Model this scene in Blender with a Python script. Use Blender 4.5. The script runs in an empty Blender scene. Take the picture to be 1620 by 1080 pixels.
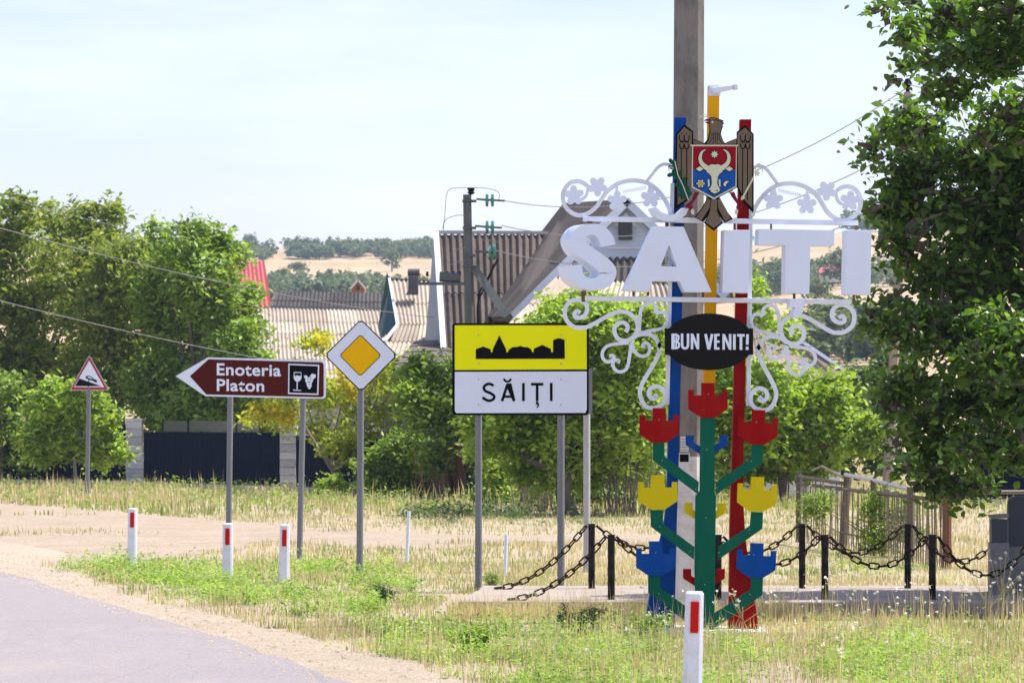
import bpy, bmesh, math, random
import numpy as np
from mathutils import Vector, Matrix, Quaternion

random.seed(7); RNG = np.random.default_rng(11)
S = bpy.context.scene
C = S.collection
F, CX, CY, H = 5000.0, 810.0, 687.0, 1.7      # focal length in photo pixels, eye level, eye height
R = math.radians

# ---------------------------------------------------------------- camera, sky, sun, exposure
cam_d = bpy.data.cameras.new('camera'); cam = bpy.data.objects.new('camera', cam_d); C.objects.link(cam)
cam.location = (0, 0, H); cam.rotation_euler = (R(90), 0, 0)
cam_d.sensor_width = 36; cam_d.lens = 36*F/1620
cam_d.shift_y = (CY-540)/1620
cam_d.clip_start = .5; cam_d.clip_end = 6000
cam_d.dof.use_dof = True; cam_d.dof.focus_distance = 29; cam_d.dof.aperture_fstop = 9
S.camera = cam
SUN_EL, SUN_AZ = 62, 74           # azimuth measured from +Y (view direction) towards +X
w = bpy.data.worlds.new('World'); S.world = w; w.use_nodes = True
nt = w.node_tree; bg = nt.nodes['Background']
sky = nt.nodes.new('ShaderNodeTexSky'); sky.sky_type = 'NISHITA'; sky.sun_disc = False
sky.sun_elevation = R(SUN_EL); sky.sun_rotation = R(SUN_AZ)
sky.air_density = 1.0; sky.dust_density = 1.2; sky.ozone_density = 1.5
tint = nt.nodes.new('ShaderNodeMix'); tint.data_type = 'RGBA'; tint.blend_type = 'MULTIPLY'; tint.inputs[0].default_value = 1
tint.inputs[7].default_value = (1.10, .945, 1.05, 1)       # cool white balance of the photograph
nt.links.new(sky.outputs[0], tint.inputs[6])
# very thin high cloud
ctc = nt.nodes.new('ShaderNodeTexCoord'); cmp_ = nt.nodes.new('ShaderNodeMapping'); cmp_.inputs['Scale'].default_value = (6, 6, 34)
cn = nt.nodes.new('ShaderNodeTexNoise'); cn.inputs['Scale'].default_value = 1.1; cn.inputs['Detail'].default_value = 6; cn.inputs['Roughness'].default_value = .6
cr0 = nt.nodes.new('ShaderNodeValToRGB'); cr0.color_ramp.elements[0].position = .42; cr0.color_ramp.elements[1].position = .75
cr0.color_ramp.elements[1].color = (.5,.5,.5,1); cmx = nt.nodes.new('ShaderNodeMix'); cmx.data_type = 'RGBA'; cmx.inputs[7].default_value = (5.5,5.7,6.3,1)
nt.links.new(ctc.outputs['Generated'], cmp_.inputs[0]); nt.links.new(cmp_.outputs[0], cn.inputs[0]); nt.links.new(cn.outputs['Fac'], cr0.inputs[0])
nt.links.new(cr0.outputs[0], cmx.inputs[0]); nt.links.new(tint.outputs[2], cmx.inputs[6]); nt.links.new(cmx.outputs[2], bg.inputs[0]); bg.inputs[1].default_value = .135
sd = bpy.data.lights.new('sun', 'SUN'); sd.energy = 4.8; sd.angle = R(.53); sd.color = (1, .955, .88)
so = bpy.data.objects.new('sun', sd); C.objects.link(so)
sdir = Vector((math.sin(R(SUN_AZ))*math.cos(R(SUN_EL)), math.cos(R(SUN_AZ))*math.cos(R(SUN_EL)), math.sin(R(SUN_EL))))
so.rotation_euler = sdir.to_track_quat('Z', 'Y').to_euler(); so.location = (0, 0, 60)
vs = S.view_settings; vs.view_transform = 'Standard'; vs.look = 'None'; vs.exposure = .7; vs.gamma = 1
vs.use_curve_mapping = False
S.render.engine = 'CYCLES'

# ---------------------------------------------------------------- helpers
def W(px, py, D): return Vector(((px-CX)/F*D, D, H-(py-CY)/F*D))      # a photo direction at distance D
def GD(py, z=0): return (H-z)*F/(py-CY)                               # distance of ground at photo row
def G(px, py, z=0):
    D = GD(py, z); return Vector(((px-CX)/F*D, D, z))

def tag(o, label=None, cat=None, group=None, kind=None):
    if label: o['label'] = label
    if cat: o['category'] = cat
    if group: o['group'] = group
    if kind: o['kind'] = kind
    return o
def thing(name, loc, label, cat, group=None, rot=(0, 0, 0)):
    o = bpy.data.objects.new(name, None); C.objects.link(o); o.location = loc; o.rotation_euler = rot
    o.empty_display_size = .1
    return tag(o, label, cat, group)
def link(name, me, parent=None, loc=None, rot=None):
    o = bpy.data.objects.new(name, me); C.objects.link(o)
    if parent: o.parent = parent
    if loc is not None: o.location = loc
    if rot is not None: o.rotation_euler = rot
    return o

class MB:
    def __init__(s): s.v = []; s.f = []
    def add(s, vs, fs):
        n = len(s.v); s.v += [tuple(v) for v in vs]; s.f += [tuple(i+n for i in f) for f in fs]; return s
    def box(s, a, b):
        (x0, y0, z0), (x1, y1, z1) = a, b
        s.add([(x0,y0,z0),(x1,y0,z0),(x1,y1,z0),(x0,y1,z0),(x0,y0,z1),(x1,y0,z1),(x1,y1,z1),(x0,y1,z1)],
              [(0,3,2,1),(4,5,6,7),(0,1,5,4),(1,2,6,5),(2,3,7,6),(3,0,4,7)]); return s
    def prism(s, poly, y0, y1, sx=0.0):
        # poly = [(x,z)...] extruded along y (back shifted by sx)
        n = len(poly)
        ar = sum(poly[i][0]*poly[(i+1) % n][1]-poly[(i+1) % n][0]*poly[i][1] for i in range(n))
        if ar < 0: poly = poly[::-1]
        vs = [(x, y0, z) for x, z in poly]+[(x+sx, y1, z) for x, z in poly]
        fs = [tuple(range(n)), tuple(range(2*n-1, n-1, -1))]
        fs += [(i, i+n, (i+1) % n+n, (i+1) % n) for i in range(n)]
        return s.add(vs, fs)
    def hprism(s, poly, z0, z1):
        n = len(poly)
        ar = sum(poly[i][0]*poly[(i+1) % n][1]-poly[(i+1) % n][0]*poly[i][1] for i in range(n))
        if ar < 0: poly = poly[::-1]
        vs = [(x, y, z1) for x, y in poly]+[(x, y, z0) for x, y in poly]
        fs = [tuple(range(n)), tuple(range(2*n-1, n-1, -1))]
        fs += [(i, i+n, (i+1) % n+n, (i+1) % n) for i in range(n)]
        return s.add(vs, fs)
    def tube(s, pts, rad, n=8, cap=True, sq=1.0):
        pts = [Vector(p) for p in pts]
        if not hasattr(rad, '__len__'): rad = [rad]*len(pts)
        ref = None; vs = []
        for i, p in enumerate(pts):
            t = (pts[min(i+1, len(pts)-1)]-pts[max(i-1, 0)])
            t = t.normalized() if t.length > 1e-9 else Vector((0, 0, 1))
            if ref is None:
                ref = Vector((0, 1, 0)) if abs(t.y) < .9 else Vector((1, 0, 0))
            a = (ref-t*ref.dot(t)).normalized(); b = t.cross(a); ref = a
            for k in range(n):
                th = 2*math.pi*(k+.5)/n
                vs.append(p+(a*math.cos(th)*sq+b*math.sin(th))*rad[i])
        fs = []
        for i in range(len(pts)-1):
            for k in range(n):
                fs.append((i*n+k, i*n+(k+1) % n, (i+1)*n+(k+1) % n, (i+1)*n+k))
        if cap: fs += [tuple(range(n-1, -1, -1)), tuple(range((len(pts)-1)*n, len(pts)*n))]
        return s.add(vs, fs)
    def strip(s, pts, hw, y0, y1, sx=0.0):
        # flat bar of given half width(s) following pts [(x,z)], extruded along y
        P = [Vector(p) for p in pts]; n = len(P)
        if not hasattr(hw, '__len__'): hw = [hw]*n
        L, Rr = [], []
        for i in range(n):
            t = (P[min(i+1, n-1)]-P[max(i-1, 0)]).normalized(); nn = Vector((-t.y, t.x))
            m = 1.0
            if 0 < i < n-1:
                t1 = (P[i]-P[i-1]).normalized(); m = 1/max(.45, abs(t1.dot(t)))
            L.append(P[i]+nn*hw[i]*m); Rr.append(P[i]-nn*hw[i]*m)
        vs = [(p.x, y0, p.y) for p in L]+[(p.x, y0, p.y) for p in Rr]+[(p.x+sx, y1, p.y) for p in L]+[(p.x+sx, y1, p.y) for p in Rr]
        fs = []
        for i in range(n-1):
            a, b, c, d = i, i+1, n+i+1, n+i
            fs += [(a, d, c, b), (2*n+a, 2*n+b, 2*n+c, 2*n+d), (a, b, 2*n+b, 2*n+a), (d, 2*n+d, 2*n+c, c)]
        fs += [(0, 2*n, 3*n, n), (n-1, 2*n-1, 4*n-1, 3*n-1)]
        return s.add(vs, fs)
    def mesh(s, name, mat, smooth=False):
        me = bpy.data.meshes.new(name); me.from_pydata(s.v, [], s.f); me.update()
        if mat: me.materials.append(mat)
        if smooth:
            me.polygons.foreach_set('use_smooth', [True]*len(me.polygons))
            me.set_sharp_from_angle(angle=R(40))
        bm = bmesh.new(); bm.from_mesh(me); bmesh.ops.recalc_face_normals(bm, faces=bm.faces); bm.to_mesh(me); bm.free()
        return me
    def obj(s, name, mat, parent=None, smooth=False, bevel=0, loc=None):
        o = link(name, s.mesh(name, mat, smooth), parent, loc)
        if bevel:
            m = o.modifiers.new('bevel', 'BEVEL'); m.width = bevel; m.segments = 2; m.limit_method = 'ANGLE'; m.angle_limit = R(40)
        return o

def tri_mesh(name, V, T, mat):
    me = bpy.data.meshes.new(name)
    V = np.ascontiguousarray(V, dtype=np.float32); T = np.ascontiguousarray(T, dtype=np.int32)
    me.vertices.add(len(V)); me.vertices.foreach_set('co', V.ravel())
    me.loops.add(T.size); me.loops.foreach_set('vertex_index', T.ravel())
    me.polygons.add(len(T)); me.polygons.foreach_set('loop_start', np.arange(len(T), dtype=np.int32)*3)
    me.update(calc_edges=True)
    if mat: me.materials.append(mat)
    return me

def smooth_path(pts, k=5):
    P = [Vector(p) for p in pts]; out = []
    for i in range(len(P)-1):
        p0, p1, p2, p3 = P[max(i-1, 0)], P[i], P[i+1], P[min(i+2, len(P)-1)]
        for j in range(k):
            t = j/k
            out.append(.5*((2*p1)+(-p0+p2)*t+(2*p0-5*p1+4*p2-p3)*t*t+(-p0+3*p1-3*p2+p3)*t**3))
    out.append(P[-1]); return out

_h = RNG.random((256, 256))
def vnoise(x, y, sc, seed=0):
    x = np.asarray(x)/sc+seed*17.3; y = np.asarray(y)/sc+seed*31.7
    xi, yi = np.floor(x).astype(int), np.floor(y).astype(int); fx, fy = x-xi, y-yi
    fx = fx*fx*(3-2*fx); fy = fy*fy*(3-2*fy)
    g = lambda a, b: _h[a % 256, b % 256]
    return (g(xi, yi)*(1-fx)+g(xi+1, yi)*fx)*(1-fy)+(g(xi, yi+1)*(1-fx)+g(xi+1, yi+1)*fx)*fy
def pip(x, y, poly):
    c = np.zeros(len(x), bool); n = len(poly)
    for i in range(n):
        x0, y0 = poly[i]; x1, y1 = poly[(i+1) % n]
        if y0 == y1: continue
        m = ((y0 > y) != (y1 > y)) & (x < (x1-x0)*(y-y0)/(y1-y0)+x0)
        c ^= m
    return c

# ---------------------------------------------------------------- materials
def new_mat(name):
    m = bpy.data.materials.new(name); m.use_nodes = True
    return m, m.node_tree, m.node_tree.nodes['Principled BSDF']
def ramp(nt, cols, fac):
    r = nt.nodes.new('ShaderNodeValToRGB'); e = r.color_ramp.elements
    while len(e) < len(cols): e.new(.5)
    for i, c in enumerate(cols):
        pos, col = c if isinstance(c[1], (tuple, list)) else (i/(len(cols)-1), c)
        e[i].position = pos; e[i].color = (*col, 1)
    nt.links.new(fac, r.inputs[0]); return r.outputs[0]
def noise(nt, sc, det=4, rough=.6, vec=None, dist=0, stretch=None):
    tc = nt.nodes.new('ShaderNodeTexCoord'); n = nt.nodes.new('ShaderNodeTexNoise')
    n.inputs['Scale'].default_value = sc; n.inputs['Detail'].default_value = det
    n.inputs['Roughness'].default_value = rough; n.inputs['Distortion'].default_value = dist
    if stretch:
        mp = nt.nodes.new('ShaderNodeMapping'); mp.inputs['Scale'].default_value = stretch
        nt.links.new(tc.outputs['Object'], mp.inputs[0]); nt.links.new(mp.outputs[0], n.inputs[0])
    else: nt.links.new(tc.outputs['Object'], n.inputs[0])
    return n.outputs['Fac']
def mix(nt, a, b, f, mode='MIX'):
    m = nt.nodes.new('ShaderNodeMix'); m.data_type = 'RGBA'; m.blend_type = mode
    for k, v in ((0, f), (6, a), (7, b)):
        if isinstance(v, bpy.types.NodeSocket): nt.links.new(v, m.inputs[k])
        else: m.inputs[k].default_value = v if k == 0 else (*v, 1)
    return m.outputs[2]
def bump(nt, b, h, strength=.3, dist=.01):
    n = nt.nodes.new('ShaderNodeBump'); n.inputs['Strength'].default_value = strength; n.inputs['Distance'].default_value = dist
    nt.links.new(h, n.inputs['Height']); nt.links.new(n.outputs[0], b.inputs['Normal'])
def mat(name, col, rough=.6, metal=0, dirt=None, sc=6, amt=.5, bmp=0, bsc=40, spec=.5, stretch=None, coat=0, rnd=0):
    m, nt, b = new_mat(name)
    b.inputs['Roughness'].default_value = rough; b.inputs['Metallic'].default_value = metal
    b.inputs['Specular IOR Level'].default_value = spec; b.inputs['Coat Weight'].default_value = coat
    d = dirt if dirt else tuple(c*.72 for c in col)
    f = noise(nt, sc, 5, .65, stretch=stretch)
    mr = nt.nodes.new('ShaderNodeMapRange'); mr.inputs[1].default_value = .45; mr.inputs[2].default_value = .75
    mr.inputs[3].default_value = 0; mr.inputs[4].default_value = amt
    nt.links.new(f, mr.inputs[0])
    cc = mix(nt, col, d, mr.outputs[0])
    if rnd:
        oi = nt.nodes.new('ShaderNodeObjectInfo'); m2 = nt.nodes.new('ShaderNodeMapRange'); m2.inputs[3].default_value = 1-rnd; m2.inputs[4].default_value = 1+rnd*.6
        nt.links.new(oi.outputs['Random'], m2.inputs[0]); cc = mix(nt, cc, m2.outputs[0], 1.0, 'MULTIPLY')
    nt.links.new(cc, b.inputs['Base Color'])
    if bmp: bump(nt, b, noise(nt, bsc, 6, .7, stretch=stretch), bmp, .01)
    return m
def leaf_mat(name, cols, trans=.4, rough=.5, spec=.35, tcol=1.5):
    m, nt, b = new_mat(name)
    g = nt.nodes.new('ShaderNodeNewGeometry')
    c = ramp(nt, cols, g.outputs['Random Per Island'])
    n = noise(nt, 1.3, 4)
    hs = nt.nodes.new('ShaderNodeHueSaturation'); mr = nt.nodes.new('ShaderNodeMapRange')
    mr.inputs[1].default_value = .3; mr.inputs[2].default_value = .7; mr.inputs[3].default_value = .6; mr.inputs[4].default_value = 1.3
    nt.links.new(n, mr.inputs[0]); nt.links.new(mr.outputs[0], hs.inputs['Value']); nt.links.new(c, hs.inputs['Color'])
    c = hs.outputs[0]
    nt.links.new(c, b.inputs['Base Color']); b.inputs['Roughness'].default_value = rough; b.inputs['Specular IOR Level'].default_value = spec
    if trans:
        t = nt.nodes.new('ShaderNodeBsdfTranslucent'); ms = nt.nodes.new('ShaderNodeMixShader')
        tc = mix(nt, c, (tcol, tcol*1.02, tcol*.5), 1.0, 'MULTIPLY')
        nt.links.new(tc, t.inputs[0]); ms.inputs[0].default_value = trans
        nt.links.new(b.outputs[0], ms.inputs[1]); nt.links.new(t.outputs[0], ms.inputs[2])
        out = [x for x in nt.nodes if x.type == 'OUTPUT_MATERIAL'][0]; nt.links.new(ms.outputs[0], out.inputs[0])
    return m

M = {}
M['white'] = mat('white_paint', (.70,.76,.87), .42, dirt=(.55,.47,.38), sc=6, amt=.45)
M['whitef'] = mat('letter_white_in_shade', (.69,.77,.91), .38, dirt=(.58,.54,.47), sc=1.5, amt=.22, stretch=(1.5,1,.7))  # blue of skylit shade put into the white, as in its neighbours
M['post_white'] = mat('delineator_plastic', (.74,.78,.87), .45, dirt=(.5,.46,.38), sc=9, amt=.5)
M['red_refl'] = mat('red_reflector', (.55,.012,.01), .3, sc=30, amt=.3, spec=.06)
M['blue'] = mat('blue_enamel', (.003,.06,.29), .4, dirt=(.02,.08,.26), sc=7, amt=.6, stretch=(2,1,.5), spec=.04)
M['green'] = mat('green_enamel', (.003,.105,.062), .4, dirt=(.02,.12,.08), sc=7, amt=.6, stretch=(2,1,.5), spec=.04)
M['red'] = mat('red_enamel', (.27,.003,.004), .4, dirt=(.30,.02,.015), sc=7, amt=.6, stretch=(2,1,.5), spec=.04)
M['yellow'] = mat('yellow_enamel', (.80,.40,.004), .42, sc=4, amt=.25, spec=.06)
M['cupyellow'] = mat('lemon_enamel', (.60,.48,.004), .4, sc=4, amt=.3, spec=.06)
M['black'] = mat('black_sheet', (.012,.011,.011), .45, sc=5, amt=.4, spec=.04)
M['ink'] = mat('sign_black', (.004,.004,.006), .5, sc=5, amt=.2, spec=.04)
M['sign_white'] = mat('sign_white_in_shade', (.75,.82,.94), .35, dirt=(.6,.6,.6), sc=3, amt=.22, stretch=(1.5,1,.5), spec=.06)  # foil white tilted blue to carry the skylit shade
M['sign_yellow'] = mat('sign_lemon_foil', (.92,.93,.002), .35, sc=2, amt=.1, spec=.06)
M['amber'] = mat('sign_amber_foil', (.90,.50,.001), .4, sc=30, amt=.2, spec=.06)
M['brown_sign'] = mat('sign_brown_foil', (.085,.012,.009), .4, sc=3, amt=.3, spec=.04)
M['sign_red'] = mat('sign_red_foil', (.42,.02,.03), .4, sc=3, amt=.3, spec=.06)
M['galv'] = mat('galvanised_pipe', (.19,.20,.215), .5, .25, sc=8, amt=.4, stretch=(1,1,.3), spec=.2)
M['galvl'] = mat('pale_pipe', (.42,.42,.42), .5, .15, sc=8, amt=.4)
M['rust'] = mat('rusty_steel', (.16,.07,.035), .8, sc=14, amt=.7, bmp=.3)
M['rail'] = mat('old_grey_pipe', (.17,.13,.10), .75, sc=12, amt=.6)
M['concrete'] = mat('pole_concrete', (.21,.19,.165), .85, dirt=(.10,.09,.08), sc=11, amt=1, bmp=.8, bsc=60, stretch=(1,1,.35))
M['concw'] = mat('whitewashed_concrete', (.66,.64,.62), .8, dirt=(.40,.37,.33), sc=9, amt=.8, bmp=.4)
M['concd'] = mat('distant_pole_concrete', (.13,.14,.13), .85, dirt=(.09,.1,.09), sc=3, amt=.6, bmp=.3, spec=.04)
M['concb'] = mat('tan_pole_concrete', (.34,.26,.2), .85, sc=3, amt=.5, bmp=.3)
M['slab'] = mat('path_concrete', (.33,.275,.225), .9, dirt=(.25,.2,.155), sc=1.6, amt=.8, bmp=.4)
M['chain'] = mat('dark_chain', (.022,.017,.014), .6, .3, dirt=(.10,.055,.03), sc=14, amt=.6, spec=.04)
M['bpost'] = mat('black_bollard', (.014,.013,.014), .55, dirt=(.12,.10,.08), sc=9, amt=.45, spec=.04)
M['navy'] = mat('navy_sheet', (.004,.007,.024), .8, sc=2, amt=.3, spec=.05)
M['block'] = mat('grey_block', (.58,.58,.58), .85, dirt=(.42,.41,.40), sc=5, amt=.6, bmp=.3, rnd=.28)
M['oldblock'] = mat('old_grey_brown_block', (.25,.21,.18), .9, dirt=(.14,.11,.09), sc=5, amt=.6, bmp=.4)
M['gate'] = mat('maroon_gate', (.06,.022,.02), .7, sc=5, amt=.5, spec=.04)
M['poly'] = mat('grey_polycarbonate', (.07,.085,.08), .3, sc=4, amt=.5)
M['slate_l'] = mat('sunny_asbestos', (.44,.375,.30), .9, dirt=(.29,.235,.19), sc=1.8, amt=.8, bmp=.3, bsc=20, rnd=.28)
M['slate_d'] = mat('brown_grey_asbestos', (.15,.122,.105), .9, dirt=(.07,.055,.05), sc=1.6, amt=.8, bmp=.3, bsc=20, spec=.22, rnd=.28)
M['slate_k'] = mat('shade_dark_asbestos', (.075,.068,.065), .9, dirt=(.03,.028,.028), sc=2, amt=.8, bmp=.4, bsc=20, spec=.22, rnd=.28)  # dark copy of the sheets, carries painted shade on house F
M['slate_g'] = mat('grey_flat_slate', (.12,.10,.085), .9, dirt=(.11,.095,.08), sc=2.5, amt=.7, bmp=.3, bsc=25, rnd=.28)
M['redtile'] = mat('red_metal_tile', (.42,.06,.06), .5, sc=2, amt=.3)
M['wallblue'] = mat('shade_blue_render', (.52,.60,.72), .85, sc=1.5, amt=.2, bmp=.1)  # white wall given the blue of its shade as colour
M['wallwhite'] = mat('white_render', (.66,.66,.66), .85, sc=1.5, amt=.3, bmp=.1)
M['wallgrey'] = mat('grey_render', (.30,.33,.38), .85, sc=1.5, amt=.35, bmp=.1)
M['teal'] = mat('dark_teal_paint', (.006,.06,.065), .6, sc=3, amt=.4)
M['glass'] = mat('dark_pane', (.012,.016,.02), .12, sc=3, amt=.2)
M['brick'] = mat('red_brick', (.30,.12,.075), .9, sc=10, amt=.6)
M['zinc'] = mat('grey_zinc', (.11,.12,.125), .5, .3, sc=4, amt=.5, spec=.04)
M['glassgreen'] = mat('green_glass', (.03,.22,.17), .15, sc=4, amt=.2, coat=.5)
M['wire'] = mat('wire_grey', (.25,.25,.25), .6, sc=4, amt=.2)
M['cable'] = mat('black_cable', (.015,.016,.018), .6, sc=4, amt=.2, spec=.04)
M['stone'] = mat('dark_granite', (.07,.08,.105), .35, dirt=(.07,.075,.09), sc=14, amt=.6, spec=.04)
M['stoneg'] = mat('grey_granite', (.19,.195,.20), .6, dirt=(.07,.07,.07), sc=10, amt=.6, bmp=.2)
M['bark'] = mat('bark', (.13,.105,.08), .9, dirt=(.06,.045,.035), sc=12, amt=.8, bmp=.6, bsc=30, stretch=(1,1,.25))
M['barkg'] = mat('pale_bark', (.26,.235,.2), .9, dirt=(.14,.12,.1), sc=8, amt=.8, bmp=.4, stretch=(1,1,.3))
M['eagle'] = mat('eagle_bronze_paint', (.165,.125,.085), .45, dirt=(.12,.09,.06), sc=10, amt=.4, spec=.04)
M['cream'] = mat('cream_paint', (.60,.60,.42), .45, sc=10, amt=.25)
M['crimson'] = mat('crimson_paint', (.28,.006,.018), .4, sc=10, amt=.2, spec=.04)
M['royal'] = mat('royal_blue_paint', (.012,.085,.36), .4, sc=10, amt=.2, spec=.04)
M['maroon'] = mat('maroon_paint', (.17,.012,.03), .45, sc=10, amt=.2, spec=.04)
M['leafgreen'] = mat('painted_leaf_green', (.008,.075,.05), .45, sc=10, amt=.2, spec=.04)
M['paper'] = mat('notice_paper', (.62,.62,.6), .8, sc=20, amt=.3)
M['wood'] = mat('weathered_wood', (.14,.11,.085), .9, dirt=(.12,.09,.07), sc=9, amt=.8, stretch=(1,1,.2), rnd=.28)
M['pale_wood'] = mat('pale_paling', (.22,.18,.13), .9, dirt=(.2,.16,.11), sc=9, amt=.8, stretch=(1,1,.2), rnd=.28)

M['lf_walnut'] = leaf_mat('walnut_leaves', [(.12,.185,.028), (.18,.26,.04), (.26,.34,.06), (.32,.33,.07), (.15,.225,.035)], 0.34)
M['lf_dark'] = leaf_mat('dark_green_leaves', [(.045,.09,.02), (.07,.14,.026), (.11,.19,.036), (.16,.24,.05)], 0.3)
M['lf_bright'] = leaf_mat('bright_green_leaves', [(.17,.29,.03), (.24,.37,.042), (.33,.46,.065), (.43,.52,.11)], 0.38)
M['lf_mid'] = leaf_mat('mid_green_leaves', [(.11,.20,.025), (.17,.28,.036), (.25,.37,.055), (.35,.44,.09)], 0.34)
M['lf_yellow'] = leaf_mat('yellowing_leaves', [(.22,.33,.03), (.31,.41,.04), (.42,.48,.05), (.52,.51,.06), (.25,.36,.03)], 0.38)
M['lf_gold'] = leaf_mat('golden_leaves', [(.42,.43,.04), (.58,.52,.04), (.66,.52,.05)], 0.4)
M['lf_near'] = leaf_mat('near_tree_leaves', [(.05,.105,.015), (.075,.155,.022), (.11,.21,.03), (.17,.28,.045)], .46, rough=.34, spec=.5)
M['lf_far'] = leaf_mat('hazed_far_leaves', [(.07,.11,.06), (.10,.14,.07), (.14,.18,.09), (.19,.22,.10)], .35)  # greens greyed and blued to add haze to the far trees
M['weed'] = leaf_mat('weed_leaves', [(.14,.25,.045), (.20,.34,.06), (.28,.42,.08), (.36,.45,.14)], .45)
M['thistle'] = leaf_mat('thistle_leaves', [(.035,.085,.02), (.055,.12,.03), (.09,.16,.045)], .3)
M['dry'] = leaf_mat('dry_grass_blades', [(.64,.52,.35), (.72,.60,.43), (.78,.67,.50), (.58,.47,.31), (.60,.53,.33)], .5, rough=.8, spec=.1, tcol=1.05)
M['mixg'] = leaf_mat('half_dry_grass_blades', [(.40,.40,.20), (.50,.47,.27), (.60,.53,.35), (.64,.57,.40), (.36,.38,.17)], .5, rough=.8, spec=.1, tcol=1.1)
M['greeng'] = leaf_mat('green_grass_blades', [(.20,.29,.08), (.26,.36,.10), (.34,.42,.14), (.42,.46,.20)], .45, rough=.7, spec=.2, tcol=1.2)
M['flower'] = leaf_mat('white_flower_heads', [(.6,.6,.58), (.72,.7,.66)], .2)

def ground_mat(name, cols, sc1, sc2, bstr=.6, stretch=None, speck=None):
    m, nt, b = new_mat(name)
    a = ramp(nt, cols, noise(nt, sc1, 8, .65, dist=.4, stretch=stretch))
    f = noise(nt, sc2, 6, .8)
    mr = nt.nodes.new('ShaderNodeMapRange'); mr.inputs[1].default_value = .25; mr.inputs[2].default_value = .75
    mr.inputs[3].default_value = .68; mr.inputs[4].default_value = 1.28
    nt.links.new(f, mr.inputs[0])
    col = mix(nt, a, mr.outputs[0], 1.0, 'MULTIPLY')
    if speck:
        v = nt.nodes.new('ShaderNodeTexVoronoi'); v.inputs['Scale'].default_value = speck
        tc = nt.nodes.new('ShaderNodeTexCoord'); nt.links.new(tc.outputs['Object'], v.inputs['Vector'])
        r2 = ramp(nt, [(.6,.6,.6), (1.2,1.2,1.2)], v.outputs['Color'])
        col = mix(nt, col, r2, .6, 'MULTIPLY')
    nt.links.new(col, b.inputs['Base Color']); b.inputs['Roughness'].default_value = .95; b.inputs['Specular IOR Level'].default_value = .15
    bump(nt, b, f, bstr, .02); return m
M['ground'] = ground_mat('dry_soil_and_straw', [(.30,.235,.165), (.40,.32,.235), (.34,.295,.19), (.45,.36,.27)], .5, 18)
M['dirt'] = ground_mat('pink_dirt', [(.24,.19,.135), (.33,.265,.195), (.41,.33,.25), (.28,.235,.165)], .9, 26, speck=22)
M['verge'] = ground_mat('gravelly_verge', [(.34,.275,.205), (.44,.36,.27), (.52,.43,.33), (.38,.31,.235)], 1.3, 40, 1.0, speck=45)
M['asphalt'] = ground_mat('worn_asphalt', [(.24,.215,.218), (.30,.268,.27), (.27,.24,.245)], .35, 60, .35, speck=90)
M['soil'] = ground_mat('dark_crumbly_soil', [(.07,.05,.035), (.13,.09,.06), (.2,.15,.1), (.1,.075,.05)], 3, 30)
m_, nt_, b_ = M['asphalt'], M['asphalt'].node_tree, M['asphalt'].node_tree.nodes['Principled BSDF']
src = b_.inputs['Base Color'].links[0].from_socket
vo = nt_.nodes.new('ShaderNodeTexVoronoi'); vo.feature = 'DISTANCE_TO_EDGE'; vo.inputs['Scale'].default_value = .55
tc_ = nt_.nodes.new('ShaderNodeTexCoord'); nz = nt_.nodes.new('ShaderNodeTexNoise'); nz.inputs['Scale'].default_value = 1.6; nz.inputs['Detail'].default_value = 6
va = nt_.nodes.new('ShaderNodeVectorMath'); va.operation = 'ADD'; nt_.links.new(tc_.outputs['Object'], va.inputs[0]); nt_.links.new(nz.outputs['Color'], va.inputs[1]); nt_.links.new(va.outputs[0], vo.inputs['Vector'])
cr_ = ramp(nt_, [(0, (.45,.43,.42)), (.006, (.8,.8,.8)), (.012, (1,1,1))], vo.outputs['Distance'])
c1 = mix(nt_, src, cr_, .2, 'MULTIPLY')
ds = ramp(nt_, [(.52, (0,0,0)), (.72, (1,1,1))], noise(nt_, .9, 7, .7, stretch=(1,.35,1)))
nt_.links.new(mix(nt_, c1, (.33,.285,.26), ds), b_.inputs['Base Color'])
M['hill'] = ground_mat('hill_fields', [(.14,.19,.06), (.30,.26,.13), (.44,.32,.2), (.40,.29,.17), (.18,.21,.07)], .014, .1, .2, stretch=(.35,1.6,1))
# ================================================================ THE SETTING
def road_edge():
    px = [(104,935),(207,968),(311,997),(415,1033),(449,1040),(544,1080),(700,1150),(1000,1300)]
    pts = [G(-600,812), G(-260,850), G(0,904)]+[G(a, b) for a, b in px]
    pts = sorted(pts, key=lambda p: p.y)
    pts = [Vector((7.5,-25,0)), Vector((4.6,0,0)), Vector((2.3,8,0))]+pts+[Vector((-30,70,0)), Vector((-60,105,0))]
    out = smooth_path([(p.x, p.y) for p in pts], 14)
    return [(p.x+.10*(vnoise(p.x, p.y, .55, 3)-.5)+.12*(vnoise(p.x, p.y, 2.2, 5)-.5), p.y) for p in out]
EDGE = road_edge()
def sheet(name, poly, z, m):
    mb = MB(); mb.f.append(tuple(range(len(poly)))); mb.v = [(x, y, z) for x, y in poly]
    bm = bmesh.new(); me = mb.mesh(name, m)
    bm.from_mesh(me); bmesh.ops.triangulate(bm, faces=bm.faces)
    for f in bm.faces:
        if f.normal.z < 0: f.normal_flip()
    bm.to_mesh(me); bm.free()
    return tag(link(name, me), kind='structure')
def ground_sheet():
    mb = MB(); n = 1
    mb.add([(-900,-300,0),(900,-300,0),(900,165,0),(-900,165,0)], [(0,1,2,3)])
    return tag(mb.obj('ground', M['ground']), kind='structure')
ground_sheet()
left = [(x-7.5, y-1.5) for x, y in EDGE]
sheet('road', EDGE+left[::-1], .012, M['asphalt'])
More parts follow.
